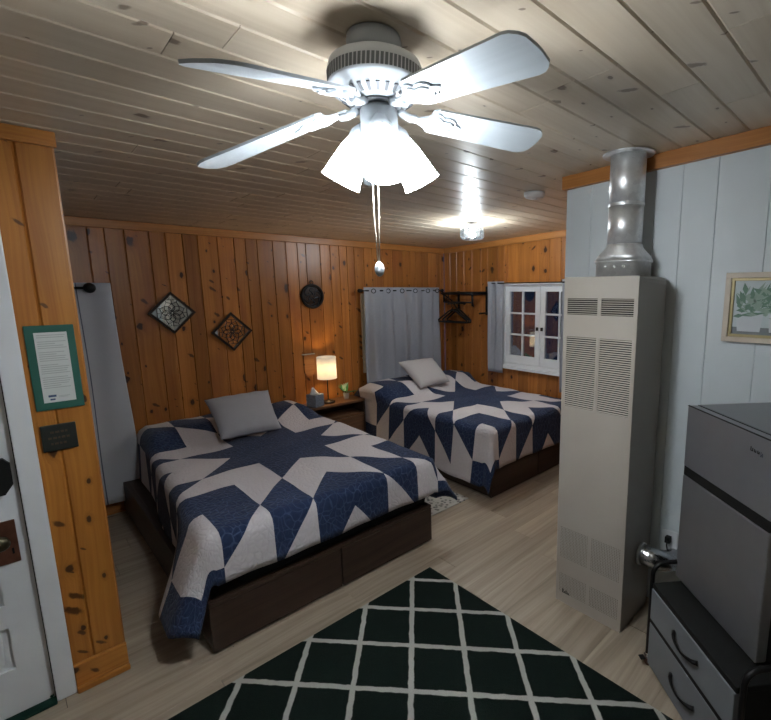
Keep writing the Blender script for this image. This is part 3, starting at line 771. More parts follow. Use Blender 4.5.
def quilt(name_label, cx, cy, X0, X1, Y0, bumps, sides, flare_l, flare_r, corner_l, corner_r, skew=0.0, hbulge=.0, seed=0):
    hl, hr, hf, hh, rscale = sides
    bm = bmesh.new(); N = 84
    SL = star_lines()
    def ticks(a, b, k):      # grid lines that keep clear of the pattern's own lines
        cs = [sg*c for nx, ny, c in SL for sg in (1, -1) if abs((nx, ny)[k]) > .99]
        return [a] + [t for t in (a+(b-a)*i/N for i in range(1, N)) if min(abs(t-c) for c in cs) > .022] + [b]
    tu, tv = ticks(-hl, hr, 0), ticks(-hf, hh, 1)
    vv = [[bm.verts.new((p, q, 0)) for p in tu] for q in tv]
    for j in range(len(tv)-1):
        for i in range(len(tu)-1): bm.faces.new((vv[j][i], vv[j][i+1], vv[j+1][i+1], vv[j+1][i]))
    for nx, ny, c in SL:
        bmesh.ops.bisect_plane(bm, geom=bm.verts[:]+bm.edges[:]+bm.faces[:], dist=2e-3, plane_co=(nx*c, ny*c, 0), plane_no=(nx, ny, 0))
    bmesh.ops.remove_doubles(bm, verts=bm.verts[:], dist=4e-3)
    bmesh.ops.dissolve_degenerate(bm, dist=2e-3, edges=bm.edges[:])
    uvl = bm.loops.layers.uv.new('UV')
    for f in bm.faces:
        c = f.calc_center_median(); f.material_index = star_colour(c.x, c.y); f.smooth = True
        for l in f.loops: l[uvl].uv = (l.vert.co.x*A, l.vert.co.y*A)
    r = .055
    def prof(d):          # distance over an edge -> (out, drop)
        q = r*PI/2
        if d <= 0: return 0.0, 0.0, 0.0
        if d < q: return r*math.sin(d/r), r*(1-math.cos(d/r)), 0.0
        return r, r, d-q
    def ss(a, b, x):
        t = max(0, min(1, (x-a)/(b-a))); return t*t*(3-2*t)
    def drape(u, v):
        x, y = cx+u, cy+v
        if y > 3.45:       # the head end is tucked up against the wall
            top = cy+hh*A; y = 3.45+(y-3.45)*(4.018-3.45)/(top-3.45)
        xl, xr, yf = X0+r+skew*max(0, y-Y0), X1-r, Y0+r
        dl, dr, df = max(0, xl-x), max(0, x-xr), max(0, yf-y)
        z = ZT
        hb = 0
        for (bx, by, sx, sy, h) in bumps:
            fx = 1-ss(.72, 1.12, abs(x-bx)/sx); fy = 1-ss(.25, 1.15, abs(y-by)/sy); hb = max(hb, h*fx*fy)
        wr = .004*math.sin(9*x+3*math.sin(5*y+seed))*math.sin(8*y+seed) + .003*math.sin(23*x-11*y)
        if dl == 0 and dr == 0 and df == 0: return (x, y, z+hb+wr)
        dr *= rscale
        if dl > 0 and df > 0 or dr > 0 and df > 0:
            lft = dl > 0; ds = dl if lft else dr
            th = math.atan2(df, ds); dd = math.hypot(ds, df)*(1-.13*math.sin(2*th))
            o_, dp, rest = prof(dd)
            fl0 = flare_l if lft else flare_r; fc = corner_l if lft else corner_r
            t = th/(PI/2)
            fl = fl0*(1-ss(0, .5, t)) + fc*ss(0, .5, t)*(1-ss(.6, 1, t)) + .05*ss(.6, 1, t)
            out = o_+rest*math.sin(fl); drop = dp+rest*math.cos(fl)
            ang = th
            bx = (xl if lft else xr); sx = -1 if lft else 1
            return (bx+sx*math.cos(ang)*out, yf-math.sin(ang)*out, max(.02, z-drop+hb*.3+wr))
        if df > 0:
            o_, dp, rest = prof(df)
            fl = .05+.04*math.sin(7*x+seed)
            return (x, yf-o_-rest*math.sin(fl), z-dp-rest*math.cos(fl)+hb+wr)
        lft = dl > 0; ds = dl if lft else dr
        o_, dp, rest = prof(ds)
        near = 1-ss(Y0+.26, Y0+.62, y)
        fl = (flare_l if lft else flare_r)*near + .03 + .045*math.sin(6.5*y+seed)*(1-near)
        headbulge = hbulge*ss(3.3, 3.7, y)*(1-ss(3.9, 4.02, y))*min(1, hb/.08)
        sx = -1 if lft else 1; bx = xl if lft else xr
        return (bx+sx*(o_+rest*math.sin(fl)+headbulge*math.exp(-((rest-.08)/.24)**2)), y, max(.02, z-dp-rest*math.cos(fl)+hb*math.exp(-ds*2.2)+wr))
    for v in bm.verts:
        v.co = Vector(drape(stretch(v.co.x, .035), stretch(v.co.y, .12) if v.co.y < 0 else v.co.y*A))
    org = Vector((cx, cy, ZT))
    for v in bm.verts: v.co -= org
    bmesh.ops.recalc_face_normals(bm, faces=bm.faces[:]); bm.normal_update()
    if sum(f.normal.z for f in bm.faces) < 0: bmesh.ops.reverse_faces(bm, faces=bm.faces[:])
    me = bpy.data.meshes.new('quilt'); bm.to_mesh(me); bm.free()
    me.materials.append(M['navy']); me.materials.append(M['quilt_white'])
    o = bpy.data.objects.new('quilt', me); COL.objects.link(o); o.location = org
    so = o.modifiers.new('thickness', 'SOLIDIFY'); so.thickness = .010; so.offset = -1
    return tag(o, name_label, 'quilt')
frame_bed('dark brown bed frame with foot drawers under the left bed, nearest the rug', .489, 1.769, 2.06, True)
mattress('mattress of the left bed, black edge showing under the quilt at the foot', .63, 1.765, 2.06)
quilt('navy and white star quilt on the left bed, nearest the rug', 1.21, 2.963, .472, 1.815, 2.035,
      [(.90, 3.74, .34, .33, .085), (1.42, 3.74, .36, .33, .085)], (3.62, 3.6, 3.30, 3.78, .58), .34, .10, .05, .55, .070, 0, seed=1)
frame_bed('dark brown bed frame under the right bed, behind the heater', 2.47, 3.70, 2.165, True)
mattress('mattress of the right bed, beside the window wall', 2.48, 3.69, 2.165)
quilt('navy and white star quilt on the right bed, by the window', 3.17, 2.98, 2.435, 3.69, 2.14,
      [(2.80, 3.72, .36, .34, .125), (3.42, 3.72, .28, .34, .105)], (3.66, 3.0, 3.3, 3.6, .28), .12, .0, .20, .0, 0, .09, seed=4)

def cushion(name_label, P, mat, seed):
    """P: bottom-left, bottom-right, top-right, top-left corners"""
    P = [Vector(p) for p in P]; c = sum(P, Vector())/4
    ex = (P[1]-P[0]); ey = (P[3]-P[0]); nz = ex.cross(ey).normalized()
    m_ = MB(); N = 28; T = .062
    def pt(s_, t, side):
        b = (P[0]*(1-s_)*(1-t)+P[1]*s_*(1-t)+P[2]*s_*t+P[3]*(1-s_)*t)
        a, e = 2*s_-1, 2*t-1
        inner = max(0.0, (1-abs(a)**3.0)*(1-abs(e)**3.0))
        h = T*inner**.45 if inner > 0 else 0
        pin = 1-.05*((1-a*a) if abs(e) > abs(a) else (1-e*e))*max(abs(a), abs(e))
        wv = .006*math.sin(13*a+seed)*max(0, abs(e)-.6) + .006*math.sin(11*e+seed)*max(0, abs(a)-.6)
        return c+(b-c)*pin + nz*(side*h+wv+side*.002)
    for side in (1, -1):
        b = len(m_.v)
        for j in range(N+1):
            for i in range(N+1): m_.v.append(tuple(pt(i/N, j/N, side)-c))
        for j in range(N):
            for i in range(N):
                q = [b+j*(N+1)+i, b+j*(N+1)+i+1, b+(j+1)*(N+1)+i+1, b+(j+1)*(N+1)+i]
                m_.face(q if side > 0 else q[::-1], 0, True)
    W = N+1; o2 = W*W
    rim = [i for i in range(W)] + [k*W+N for k in range(1, W)] + [N*W+i for i in range(N-1, -1, -1)] + [k*W for k in range(N-1, 0, -1)]
    for i in range(len(rim)):
        p, q = rim[i], rim[(i+1) % len(rim)]; m_.face([p, o2+p, o2+q, q], 0, True)
    o = m_.build('cushion', mat); o.location = c
    return tag(o, name_label, 'cushion')
cushion('plain grey square cushion on the left bed', [(.945, 3.24, .612), (1.335, 3.20, .612), (1.395, 3.54, .835), (.955, 3.56, .83)], M['cushion'], 1)
cushion('pale grey fringed cushion leaning on the right bed', [(2.84, 3.43, .635), (3.22, 3.41, .65), (3.23, 3.70, .868), (2.79, 3.72, .872)], M['cushion2'], 3)

# ---------------------------------------------------------------- nightstand and what stands on it
NX0, NX1, NY0, NY1, NZ = 1.85, 2.41, 3.77, 4.012, .55
o = thing('nightstand', 'dark wooden open-shelf nightstand between the two beds', 'nightstand', ((NX0+NX1)/2, (NY0+NY1)/2, 0))
w, dd = (NX1-NX0)/2, (NY1-NY0)/2
m_ = MB(); m_.box((-w, -dd, NZ-.022), (w, dd, NZ), 0, .003); m_.build('tabletop', M['shelf_wood'], o)
for s_ in (-1, 1):
    m_ = MB(); m_.box((s_*w, -dd+.005, 0), (s_*(w-.02), dd, NZ-.0225), 0, .002); m_.build('side_panel', M['brown_wood'], o)
m_ = MB(); m_.box((-w+.02, -dd+.005, .40), (w-.02, dd, .42), 0, .002); m_.build('shelf', M['shelf_wood'], o)
m_ = MB(); m_.box((-w+.02, dd-.012, .02), (w-.02, dd, NZ-.0225)); m_.build('back_panel', M['brown_wood'], o)
m_ = MB(); m_.box((-w+.022, -dd+.003, .05), (w-.022, -dd+.022, .396), 0, .003); dr = m_.build('drawer', M['shelf_wood'], o)
m_ = MB(); m_.cyl((0, -dd+.003, .25), (0, -dd-.02, .25), .012); m_.build('knob', M['black_metal'], dr)
o = thing('table_lamp', 'lit white drum-shade lamp with thin black stem on the nightstand', 'lamp', (2.085, 3.89, NZ+.001))
m_ = MB(); m_.lathe([(.062, 0), (.062, .010), (.055, .016), (.018, .020), (.014, .028)], 28); m_.build('base', M['dark_metal'], o)
m_ = MB(); m_.cyl((0, 0, .02), (0, 0, .30), .0055); m_.build('stem', M['black_metal'], o)
m_ = MB(); m_.lathe([(.088, .232), (.086, .438), (.084, .438), (.086, .232)], 40, 0, None, False); m_.lathe([(.086, .232), (.088, .232)], 40, 0, None, False)
for k in range(3): m_.cyl((0, 0, .40), (.084*math.cos(k*2.09), .084*math.sin(k*2.09), .40), .0015, None, 6)
m_.build('lamp_shade', M['shade'], o)
m_ = MB(); m_.sphere((0, 0, .345), .026, 0, 16, (1, 1, 1.2)); m_.build('bulb', M['bulb_warm'], o)
o = thing('tissue_box', 'blue-grey patterned tissue box left of the lamp on the nightstand', 'tissue box', (1.93, 3.845, NZ+.001), math.radians(20))
m_ = MB(); m_.box((-.055, -.055, 0), (.055, .055, .115), 0, .004); m_.build('box', M['tissue_box'], o)
m_ = MB(); rings = []
for k in range(7):
    t = k/6; rings.append([((.045*(1-t*.75)*(1+.25*math.sin(3*j*2*PI/18)))*math.cos(2*PI*j/18)-.02*t, (.028*(1-.75*t))*math.sin(2*PI*j/18), .1155+.055*t+.012*t*math.sin(5*j)) for j in range(18)])
m_.ring(rings); m_.build('tissue', M['tissue'], o)
o = thing('potted_plant', 'small green plant in a white pot right of the lamp', 'plant', (2.275, 3.89, NZ+.001))
m_ = MB(); m_.lathe([(.022, 0), (.030, .06), (.026, .06), (.022, .05), (.0005, .05)], 20); m_.build('pot', M['pot'], o)
m_ = MB()
for k in range(46):
    a = k*2.399; el = .15+1.15*((k*.618) % 1); ln = .07+.05*((k*.37) % 1)
    d_ = Vector((math.cos(a)*math.cos(el), math.sin(a)*math.cos(el), math.sin(el))); s_ = d_.cross(Vector((0, 0, 1))).normalized(); up = s_.cross(d_)
    b0 = Vector((0, 0, .055)); wl = .019
    ps = [b0, b0+d_*ln*.5+s_*wl+up*.004, b0+d_*ln-Vector((0, 0, .004)), b0+d_*ln*.5-s_*wl+up*.004, b0+d_*ln*.5-up*.003]
    m_.add([tuple(p) for p in ps], [[0, 1, 2], [0, 2, 3], [0, 4, 1], [1, 4, 2], [2, 4, 3], [3, 4, 0]], 1 if k % 4 == 0 else 0)
m_.build('leaves', [M['leaf'], M['leaf2']], o)
o = thing('wall_pocket', 'small round-bottomed wood wall pocket left of the lamp shade', 'wall pocket', (1.985, YH, .90))
m_ = MB(); pl_ = [(-.055, .105), (-.055, -.06), (-.04, -.09), (-.015, -.105), (.015, -.105), (.04, -.09), (.055, -.06), (.055, .105)]
m_.prism([(x*.9, z) for x, z in pl_[::-1]], .014, RX, 0, .2, .001); m_.build('pocket', M['pine'], o)
m_ = MB(); m_.box((-.062, -.020, .105), (.062, -.001, .114), 0, .002); m_.build('top_highlight', M['cream'], o)  # cream strip paints the lamp's highlight along the pocket's top edge
o = thing('wall_outlet', 'white outlet low on the back wall beside the long left curtain', 'outlet', (.372, YH-.0005, .318))
m_ = MB(); m_.box((-.035, -.008, -.055), (.035, 0, .055), 0, .003); m_.build('cover_plate', M['white_paint'], o)
m_ = MB(); m_.box((-.017, -.011, .006), (.017, -.008, .036), 0, .003); m_.box((-.017, -.011, -.036), (.017, -.008, -.006), 0, .003); m_.build('receptacles', M['white_paint'], o)

# ---------------------------------------------------------------- rugs
m_ = MB(); rx0, rx1, ry0, ry1 = -.27, 1.565, .325, 1.845
m_.box((rx0, ry0, .0005), (rx1, ry1, .011), 0, .003)
o = m_.build('area_rug', M['rug']); tag(o, 'black-green rug with cream diamond lattice on the plank floor', 'rug')
m_ = MB(); m_.box((1.90, 2.30, .0005), (2.36, 3.5, .007), 0, .002); o = m_.build('bedside_mat', M['runner'], None)
tag(o, 'speckled grey mat on the floor between the two beds', 'mat')

# ---------------------------------------------------------------- wall heater
HX, HY0, HY1, HH = 1.846, .809, 1.166, 1.658
o = thing('wall_heater', 'tall beige gas wall heater against the white boards', 'heater', (HX, HY1, 0))
HW = HY1-HY0; HD = XW-.003-HX
m_ = MB(); rr = .05; prof = [(.006, 0), (HD-rr, 0)] + [(HD-rr+rr*math.sin(a), rr-rr*math.cos(a)) for a in [PI/2*k/6 for k in range(1, 7)]]
sec = prof + [(x, HW-y) for x, y in prof[::-1]]
rings = []
for z, ins in ((.0, .0), (HH-.035, 0), (HH-.018, .004), (HH-.005, .014), (HH, .03)):
    rings.append([(x - (ins if x > HD*.6 else 0), -(min(max(y, ins if x > HD*.4 else 0), HW-(ins if x > HD*.4 else 0))), z) for x, y in sec])
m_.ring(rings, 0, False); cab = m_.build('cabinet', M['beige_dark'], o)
# front: grid with openings (u from the left edge to the right, v up)
uL = lambda y: HY1-y
us = [0, .017, .172, .190, .340, HW]
us = [0, .017, .172, .189, .340, HW]
vs = [.0, .055, .165, .25, .42, 1.046, 1.385, 1.487, 1.562, HH]
holes = [(i, j) for i in (1, 3) for j in (1, 3, 5, 7)]
m_ = MB(); panel_face(m_, (0, 0, 0), (0, -1, 0), (0, 0, 1), (-1, 0, 0), us, vs, holes, .0055)
m_.add([(0, 0, HH), (0, -HW, HH), (.006, -HW, HH), (.006, 0, HH)], [[0, 1, 2, 3]]); m_.add([(0, 0, 0), (0, 0, HH), (.006, 0, HH), (.006, 0, 0)], [[0, 1, 2, 3]])
m_.add([(0, -HW, 0), (0, -HW, HH), (.006, -HW, HH), (.006, -HW, 0)], [[3, 2, 1, 0]])
m_.build('front_panel', M['beige'], o)
for (i, j) in holes:
    a, b, c, e = us[i], us[i+1], vs[j], vs[j+1]
    m_ = MB(); m_.box((.0045, -a, c), (.0058, -b, e), 1)
    if j in (5, 7):
        nsl = 34 if j == 5 else 8
        for k in range(nsl):
            z = c+(e-c)*(k+.5)/nsl; h = (e-c)/nsl
            z_ = h*.30
            z_ = h*(.17 if j == 7 else .22)
            m_.add([(.0005, -a, z-z_), (.0005, -b, z-z_), (.004, -b, z+z_*1.2), (.004, -a, z+z_*1.2), (.0012, -a, z-z_), (.0012, -b, z-z_)], [[3, 2, 1, 0], [0, 1, 5, 4]], 0)
        g_ = m_.build('louver_grille', [M['beige'], M['vent_dark']], o)
    else:
        nz_, ny_ = max(4, int((e-c)/.008)), int((b-a)/.008)
        for k in range(nz_+1):
            z = c+(e-c)*k/nz_; m_.box((.0002, -a, z-.0022), (.0012, -b, z+.0022), 0)
        for k in range(ny_+1):
            y = a+(b-a)*k/ny_; m_.box((.0006, -(y-.0022), c), (.0014, -(y+.0022), e), 0)
        m_.build('mesh_grille', [M['beige'], M['vent_dark']], o)
m_ = MB(); x = .040       # small dark script badge
for k, (w_, h_) in enumerate(((.010, .022), (.006, .012), (.004, .018), (.004, .018), (.006, .012), (.006, .010))):
    m_.box((-.0012, -x, .058), (0, -(x+w_*.55), .058+h_), 0); m_.box((-.0012, -x, .058), (0, -(x+w_+.001), .0605), 0); x += w_+.001
m_.build('badge', M['black_plastic'], o)
# vent pipe: box collar, tapered hood, round pipe, ceiling ring
PXc, PYc = 2.062, .985
o = thing('vent_pipe', 'shiny galvanised flue pipe rising from heater top to ceiling', 'flue pipe', (PXc, PYc, HH+.0005))
zt = ceil_z(PYc)-HH-.006
def rect_ring(a, b, z, n=32):
    out = []
    for k in range(n):
        t = 2*PI*k/n; c_, s_ = math.cos(t), math.sin(t); p = 6.0
        q = (abs(c_/a)**p+abs(s_/b)**p)**(-1/p); out.append((q*c_, q*s_, z))
    return out
def circ(r_, z, n=32): return [(r_*math.cos(2*PI*k/n), r_*math.sin(2*PI*k/n), z) for k in range(n)]
m_ = MB(); m_.ring([rect_ring(.092, .108, 0), rect_ring(.092, .108, .065), rect_ring(.098, .114, .067), rect_ring(.098, .114, .075)], 0, True)
for k in range(3): m_.sphere((-.093, .055-.045*k-.01, .045), .007, 0, 10)
m_.build('collar_box', M['galv'], o)
m_ = MB(); m_.ring([rect_ring(.098, .114, .0755), rect_ring(.092, .10, .10), circ(.084, .135), circ(.080, .15)], 0, True); m_.build('hood', M['galv'], o)
m_ = MB(); m_.ring([circ(.078, .15), circ(.078, .325)], 0, True); m_.ring([circ(.0805, .318), circ(.0815, .325), circ(.0805, .332)], 0, True, False); m_.ring([circ(.079, .32), circ(.079, zt)], 0, True)
m_.build('pipe', M['galv'], o)
m_ = MB(); m_.ring([circ(.080, zt-.004, 40), circ(.112, zt-.003, 40), circ(.116, zt+.002, 40), circ(.080, zt+.002, 40)], 0, True); m_.build('ceiling_ring', M['galv'], o)
# flexible duct on the heater's side
o = thing('flexible_duct', 'short silver foil duct from the heater side to the white wall', 'duct', (2.03, HY0, .33))
pts = []; rad = []
for k in range(41):
    t = k/40; p = Vector((0, 0, 0))*(1-t)**3 + 3*Vector((-.005, -.09, .0))*(1-t)**2*t + 3*Vector((.03, -.115, -.02))*(1-t)*t*t + Vector((.157, -.115, -.05))*t**3
    pts.append(p + Vector((0, -.001, 0))); rad.append(.047+(.0022 if k % 2 else -.0022))
m_ = MB(); m_.tube(pts, .047, 20, 0, rad); m_.build('hose', M['foil'], o)
m_ = MB(); Mx = Matrix.Translation((0, -.0008, 0)) @ Matrix.Rotation(PI/2, 4, 'X'); m_.ring([[tuple(Mx @ Vector(p)) for p in circ(rr_, z_)] for rr_, z_ in ((.048, 0), (.054, 0), (.054, .012), (.048, .012))], 0, True, False); m_.build('clamp_ring', M['galv'], o)
o = thing('wall_outlet', 'white outlet on the white wall between heater and mini fridge', 'outlet', (XW-.0005, .728, .355))
m_ = MB(); m_.box((-.007, -.038, -.06), (0, .038, .06), 0, .003); m_.build('cover_plate', M['white_paint'], o)
m_ = MB(); m_.box((-.009, -.017, .006), (-.007, .017, .036), 0, .002); m_.box((-.009, -.017, -.036), (-.007, .017, -.006), 0, .002); m_.build('receptacles', M['white_paint'], o)
o = thing('power_plug', 'black plug and cord in the outlet behind the mini fridge', 'plug', (XW-.0095, .728, .376))
m_ = MB(); m_.box((-.03, -.013, -.016), (0, .013, .016), 0, .004); m_.build('plug_body', M['black_plastic'], o)
m_ = MB(); m_.tube([(-.028, 0, 0), (-.045, -.005, -.02), (-.048, -.02, -.07), (-.04, -.06, -.13), (-.03, -.12, -.17), (-.025, -.2, -.18)], .004, 8); m_.build('cord', M['black_plastic'], o)

# ---------------------------------------------------------------- fridge and cart
fd = Vector((-.64, -.768, 0)).normalized(); FANG = math.atan2(fd.y, fd.x)     # along the front, left to right
# local frame: x along the front to the right, y out of the front towards the room is -y
o = thing('mini_fridge', 'dark grey two-door mini fridge standing on the drawer cart', 'fridge', (1.837, .579, .4015), FANG)
# local +y must point to the back of the fridge (towards the wall)
FW, FD, FH = .462, .42, .750
m_ = MB(); m_.box((.004, .045, 0.008), (FW-.004, FD, FH-.012), 0, .006); m_.build('body', M['black_plastic'], o)
m_ = MB(); m_.box((.0, -.0006, FH-.0035), (FW, .006, FH-.0012)); m_.box((.002, .0405, FH-.03), (FW-.002, .0445, FH-.0015)); m_.build('door_gasket', M['black_plastic'], o)
m_ = MB(); m_.box((.002, .046, FH-.0115), (FW-.002, FD, FH), 0, .004); m_.build('top_panel', M['fridge_top'], o)
m_ = MB(); m_.box((0, 0, .500), (FW, .040, FH-.002), 0, .006); fz = m_.build('freezer_door', M['steel'], o)
m_ = MB(); m_.box((0, 0, .012), (FW, .040, .462), 0, .006); m_.build('fridge_door', M['steel'], o)
m_ = MB(); m_.box((.002, .0025, .4625), (FW-.004, .044, .4995), 0); m_.build('door_recess', M['black_plastic'], o)
for xx in (.04, FW-.06):
    for yy in (.06, FD-.06):
        m_ = MB(); m_.cyl((xx, yy, 0), (xx, yy, .0085), .015); m_.build('foot', M['black_plastic'], o)
m_ = MB(); x = .352
for k, (w_, h_, z_) in enumerate(((.012, .014, 0), (.010, .010, 0), (.010, .010, 0), (.010, .016, -.006))):
    m_.box((x, -.0012, .690+z_), (x+.003, 0, .690+z_+h_), 1 if k == 3 else 0); m_.box((x+w_-.004, -.0012, .690+z_), (x+w_-.001, 0, .690+z_+h_*.8), 1 if k == 3 else 0)
    m_.box((x, -.0012, .690+z_*.3), (x+w_-.001, 0, .693+z_*.3), 1 if k == 3 else 0); x += w_+.004
m_.build('badge', [M['black_plastic'], M['chrome']], fz)
CW, CD, CH = .515, .43, .400
o = thing('drawer_cart', 'black-framed rolling cart with two grey drawers under the fridge', 'cart', (1.742, .640, 0), FANG)
m_ = MB(); m_.box((.004, .004, CH-.022), (CW-.004, CD, CH), 0, .003); m_.build('top_shelf', M['black_plastic'], o)
m_ = MB(); m_.box((.008, .03, .032), (.020, CD, CH-.0225)); m_.box((CW-.020, .03, .032), (CW-.008, CD, CH-.0225)); m_.box((.020, CD-.012, .032), (CW-.020, CD, CH-.0225)); m_.box((.02, .03, .024), (CW-.02, CD, .0315)); m_.box((.006, .0015, .2218), (CW-.006, .05, .2397)); m_.build('carcass', M['black_plastic'], o)
for z0, z1 in ((.030, .2215), (.240, .377)):
    m_ = MB(); m_.box((.006, .0, z0), (CW-.006, .022, z1), 0, .004); m_.box((.025, .0225, z0+.02), (CW-.025, CD-.02, z1-.03)); dr = m_.build('drawer', M['grey_drawer'], o)
    m_ = MB(); zc_ = (z0+z1)/2+.012; pts = []
    for k in range(13):
        t = k/12; pts.append((CW/2-.075+.15*t, -.001-.024*math.sin(PI*t)**.6, zc_-.012*math.sin(PI*t)))
    m_.tube(pts, .006, 8, 0, [.009-.0045*math.sin(PI*k/12) for k in range(13)]); m_.build('handle', M['black_metal'], dr)
for xx in (-.014, CW+.014):
    m_ = MB(); zt_ = .475; pts = [(xx, .012, .055), (xx, .012, zt_-.05)] + [(xx, .012+.05*(1-math.cos(a)), zt_-.05+.05*math.sin(a)) for a in [PI/2*k/6 for k in range(1, 7)]]
    pts += [(xx, CD-.05+.05*math.sin(a)-.01, zt_-.05+.05*math.cos(a)) for a in [PI/2*k/6 for k in range(0, 7)]] + [(xx, CD-.01, .055)]
    m_.tube(pts, .0095, 12); m_.build('side_rail', M['black_metal'], o)
    for yy in (.012, CD-.01):
        m_ = MB(); m_.cyl((xx, yy, .040), (xx, yy, .058), .010); m_.box((xx-.014, yy-.006, .018), (xx-.011, yy+.012, .045)); m_.box((xx+.011, yy-.006, .018), (xx+.014, yy+.012, .045)); m_.box((xx-.014, yy-.012, .040), (xx+.014, yy+.012, .045), 0, .001)
        cs = m_.build('caster', M['chrome'], o)
        m_ = MB(); m_.cyl((xx-.010, yy+.006, .0215), (xx+.010, yy+.006, .0215), .021, None, 20); m_.build('wheel', M['red_rubber'], cs)
        m_ = MB(); m_.box((xx-.012, yy-.035, .034), (xx+.012, yy-.013, .039), 0, .001); m_.build('brake_lever', M['black_plastic'], cs)
# bin beside the cart
o = thing('trash_bin', 'black bin with a clear liner at the right end of the cart', 'bin', (1.475, -.035, 0), FANG)
m_ = MB()
def sq(h, z): return rect_ring(h, h*.8, z, 24)
m_.ring([sq(.085, 0), sq(.10, .40), sq(.105, .40), sq(.105, .42), sq(.095, .42), sq(.082, .02)], 0, False); m_.build('bin_body', M['black_plastic'], o)
m_ = MB(); rings = []
for k, (h, z) in enumerate(((.096, .425), (.110, .428), (.112, .40), (.109, .33), (.108, .28))):
    rings.append([(x*(1+.03*math.sin(5*i+k)), y*(1+.04*math.sin(7*i+2*k)), z_+.008*math.sin(3*i+k)*(k > 2)) for i, (x, y, z_) in enumerate(sq(h, z))])
m_.ring(rings, 0, True, False); m_.build('liner', M['bag'], o)

# ---------------------------------------------------------------- picture on the white wall
PW, PH = .40, .292
o = thing('framed_picture', 'pale-framed painting of plants in white pots on the white wall', 'picture', (XW-.0005, .568, 1.378))
Q = lambda u0, v0, u1, v1, x0, x1: ((-x1, -u0, v0), (-x0, -u1, v1))
m_ = MB(); fw_ = .022
for a in ((0, 0, PW, fw_), (0, PH-fw_, PW, PH), (0, fw_, fw_, PH-fw_), (PW-fw_, fw_, PW, PH-fw_)): m_.box(*Q(*a, 0, .024), 0, .002)
m_.build('frame', M['frame_wood'], o)
m_ = MB(); g_ = .034
for a in ((fw_, fw_, PW-fw_, g_), (fw_, PH-g_, PW-fw_, PH-fw_), (fw_, g_, g_, PH-g_), (PW-g_, g_, PW-fw_, PH-g_)): m_.box(*Q(*a, .002, .015), 0, .001)
m_.build('inner_edge', M['frame_gold'], o)
m_ = MB(); m_.box(*Q(g_, g_, PW-g_, PH-g_, .002, .006), 0); m_.box(*Q(g_, g_, PW-g_, g_+.03, .006, .0063), 1)
def art_poly(ps, mi, lay): 
    Mx = Matrix(((0, 0, -1, 0), (-1, 0, 0, 0), (0, 1, 0, 0), (0, 0, 0, 1)))
    m_.prism(ps, .0002, Mx, mi, None, .0062+lay*.0003)
r_ = random.Random(4)
for c_ in (.097, .215, .325):
    art_poly([(c_-.042, g_+.012), (c_+.042, g_+.012), (c_+.050, g_+.085), (c_-.050, g_+.085)], 2, 1)
    for k in range(95):
        a = r_.uniform(-.15, PI+.15); ln = r_.uniform(.03, .165); b0 = Vector((c_+r_.uniform(-.04, .04), g_+r_.uniform(.07, .13)))
        d_ = Vector((math.cos(a), math.sin(a))); n_ = Vector((-d_.y, d_.x)); wl = r_.uniform(.003, .012)
        e_ = b0+d_*ln; st_ = b0+d_*ln*r_.uniform(.1, .6)
        ps = [st_, (st_+e_)/2-n_*wl, e_, (st_+e_)/2+n_*wl]
        if all(g_ < p.x < PW-g_ and g_ < p.y < PH-g_ for p in ps): art_poly([tuple(p) for p in ps], 3 if k % 2 else 4, 2+k*.1)
m_.build('print', [M['art_bg'], M['art_table'], M['art_pot'], M['art_leaf'], M['art_leaf2']], o)

# ---------------------------------------------------------------- ceiling light, smoke alarm
lx, ly = 2.735, 2.613; lz = ceil_z(ly)
o = thing('ceiling_light', 'small lit clear-glass flush ceiling light over the right bed', 'ceiling light', (lx, ly, lz-.0005))
m_ = MB(); m_.lathe([(.045, 0), (.045, -.022), (.040, -.032), (.02, -.034)][::-1], 32); m_.build('canopy', M['fan_grey'], o)
m_ = MB(); pr = [(.055, -.034), (.088, -.045), (.098, -.062), (.098, -.115), (.088, -.135), (.05, -.142), (.001, -.143)]
m_.lathe(pr[::-1], 40, 0, None, False); m_.lathe([(a-.003 if a > .01 else a, b+.003) for a, b in pr], 40, 0, None, False); m_.build('glass_shade', M['clear'], o)
m_ = MB(); m_.cyl((0, 0, -.034), (0, 0, -.06), .016); m_.build('socket', M['white_paint'], o)
m_ = MB(); m_.sphere((0, 0, -.098), .026, 0, 18, (1, 1, 1.0)); m_.build('bulb', M['bulb_cool'], o)
o = thing('smoke_alarm', 'white round smoke alarm on the ceiling near the white wall', 'smoke alarm', (2.325, 1.70, ceil_z(1.70)-.0005))
m_ = MB(); m_.lathe([(.001, -.034), (.04, -.034), (.055, -.028), (.062, -.018), (.064, 0)], 36); m_.build('alarm_body', M['white_paint'], o)
m_ = MB(); m_.lathe([(.001, -.038), (.014, -.038), (.016, -.034)], 20); m_.build('test_button', M['white_paint'], o)

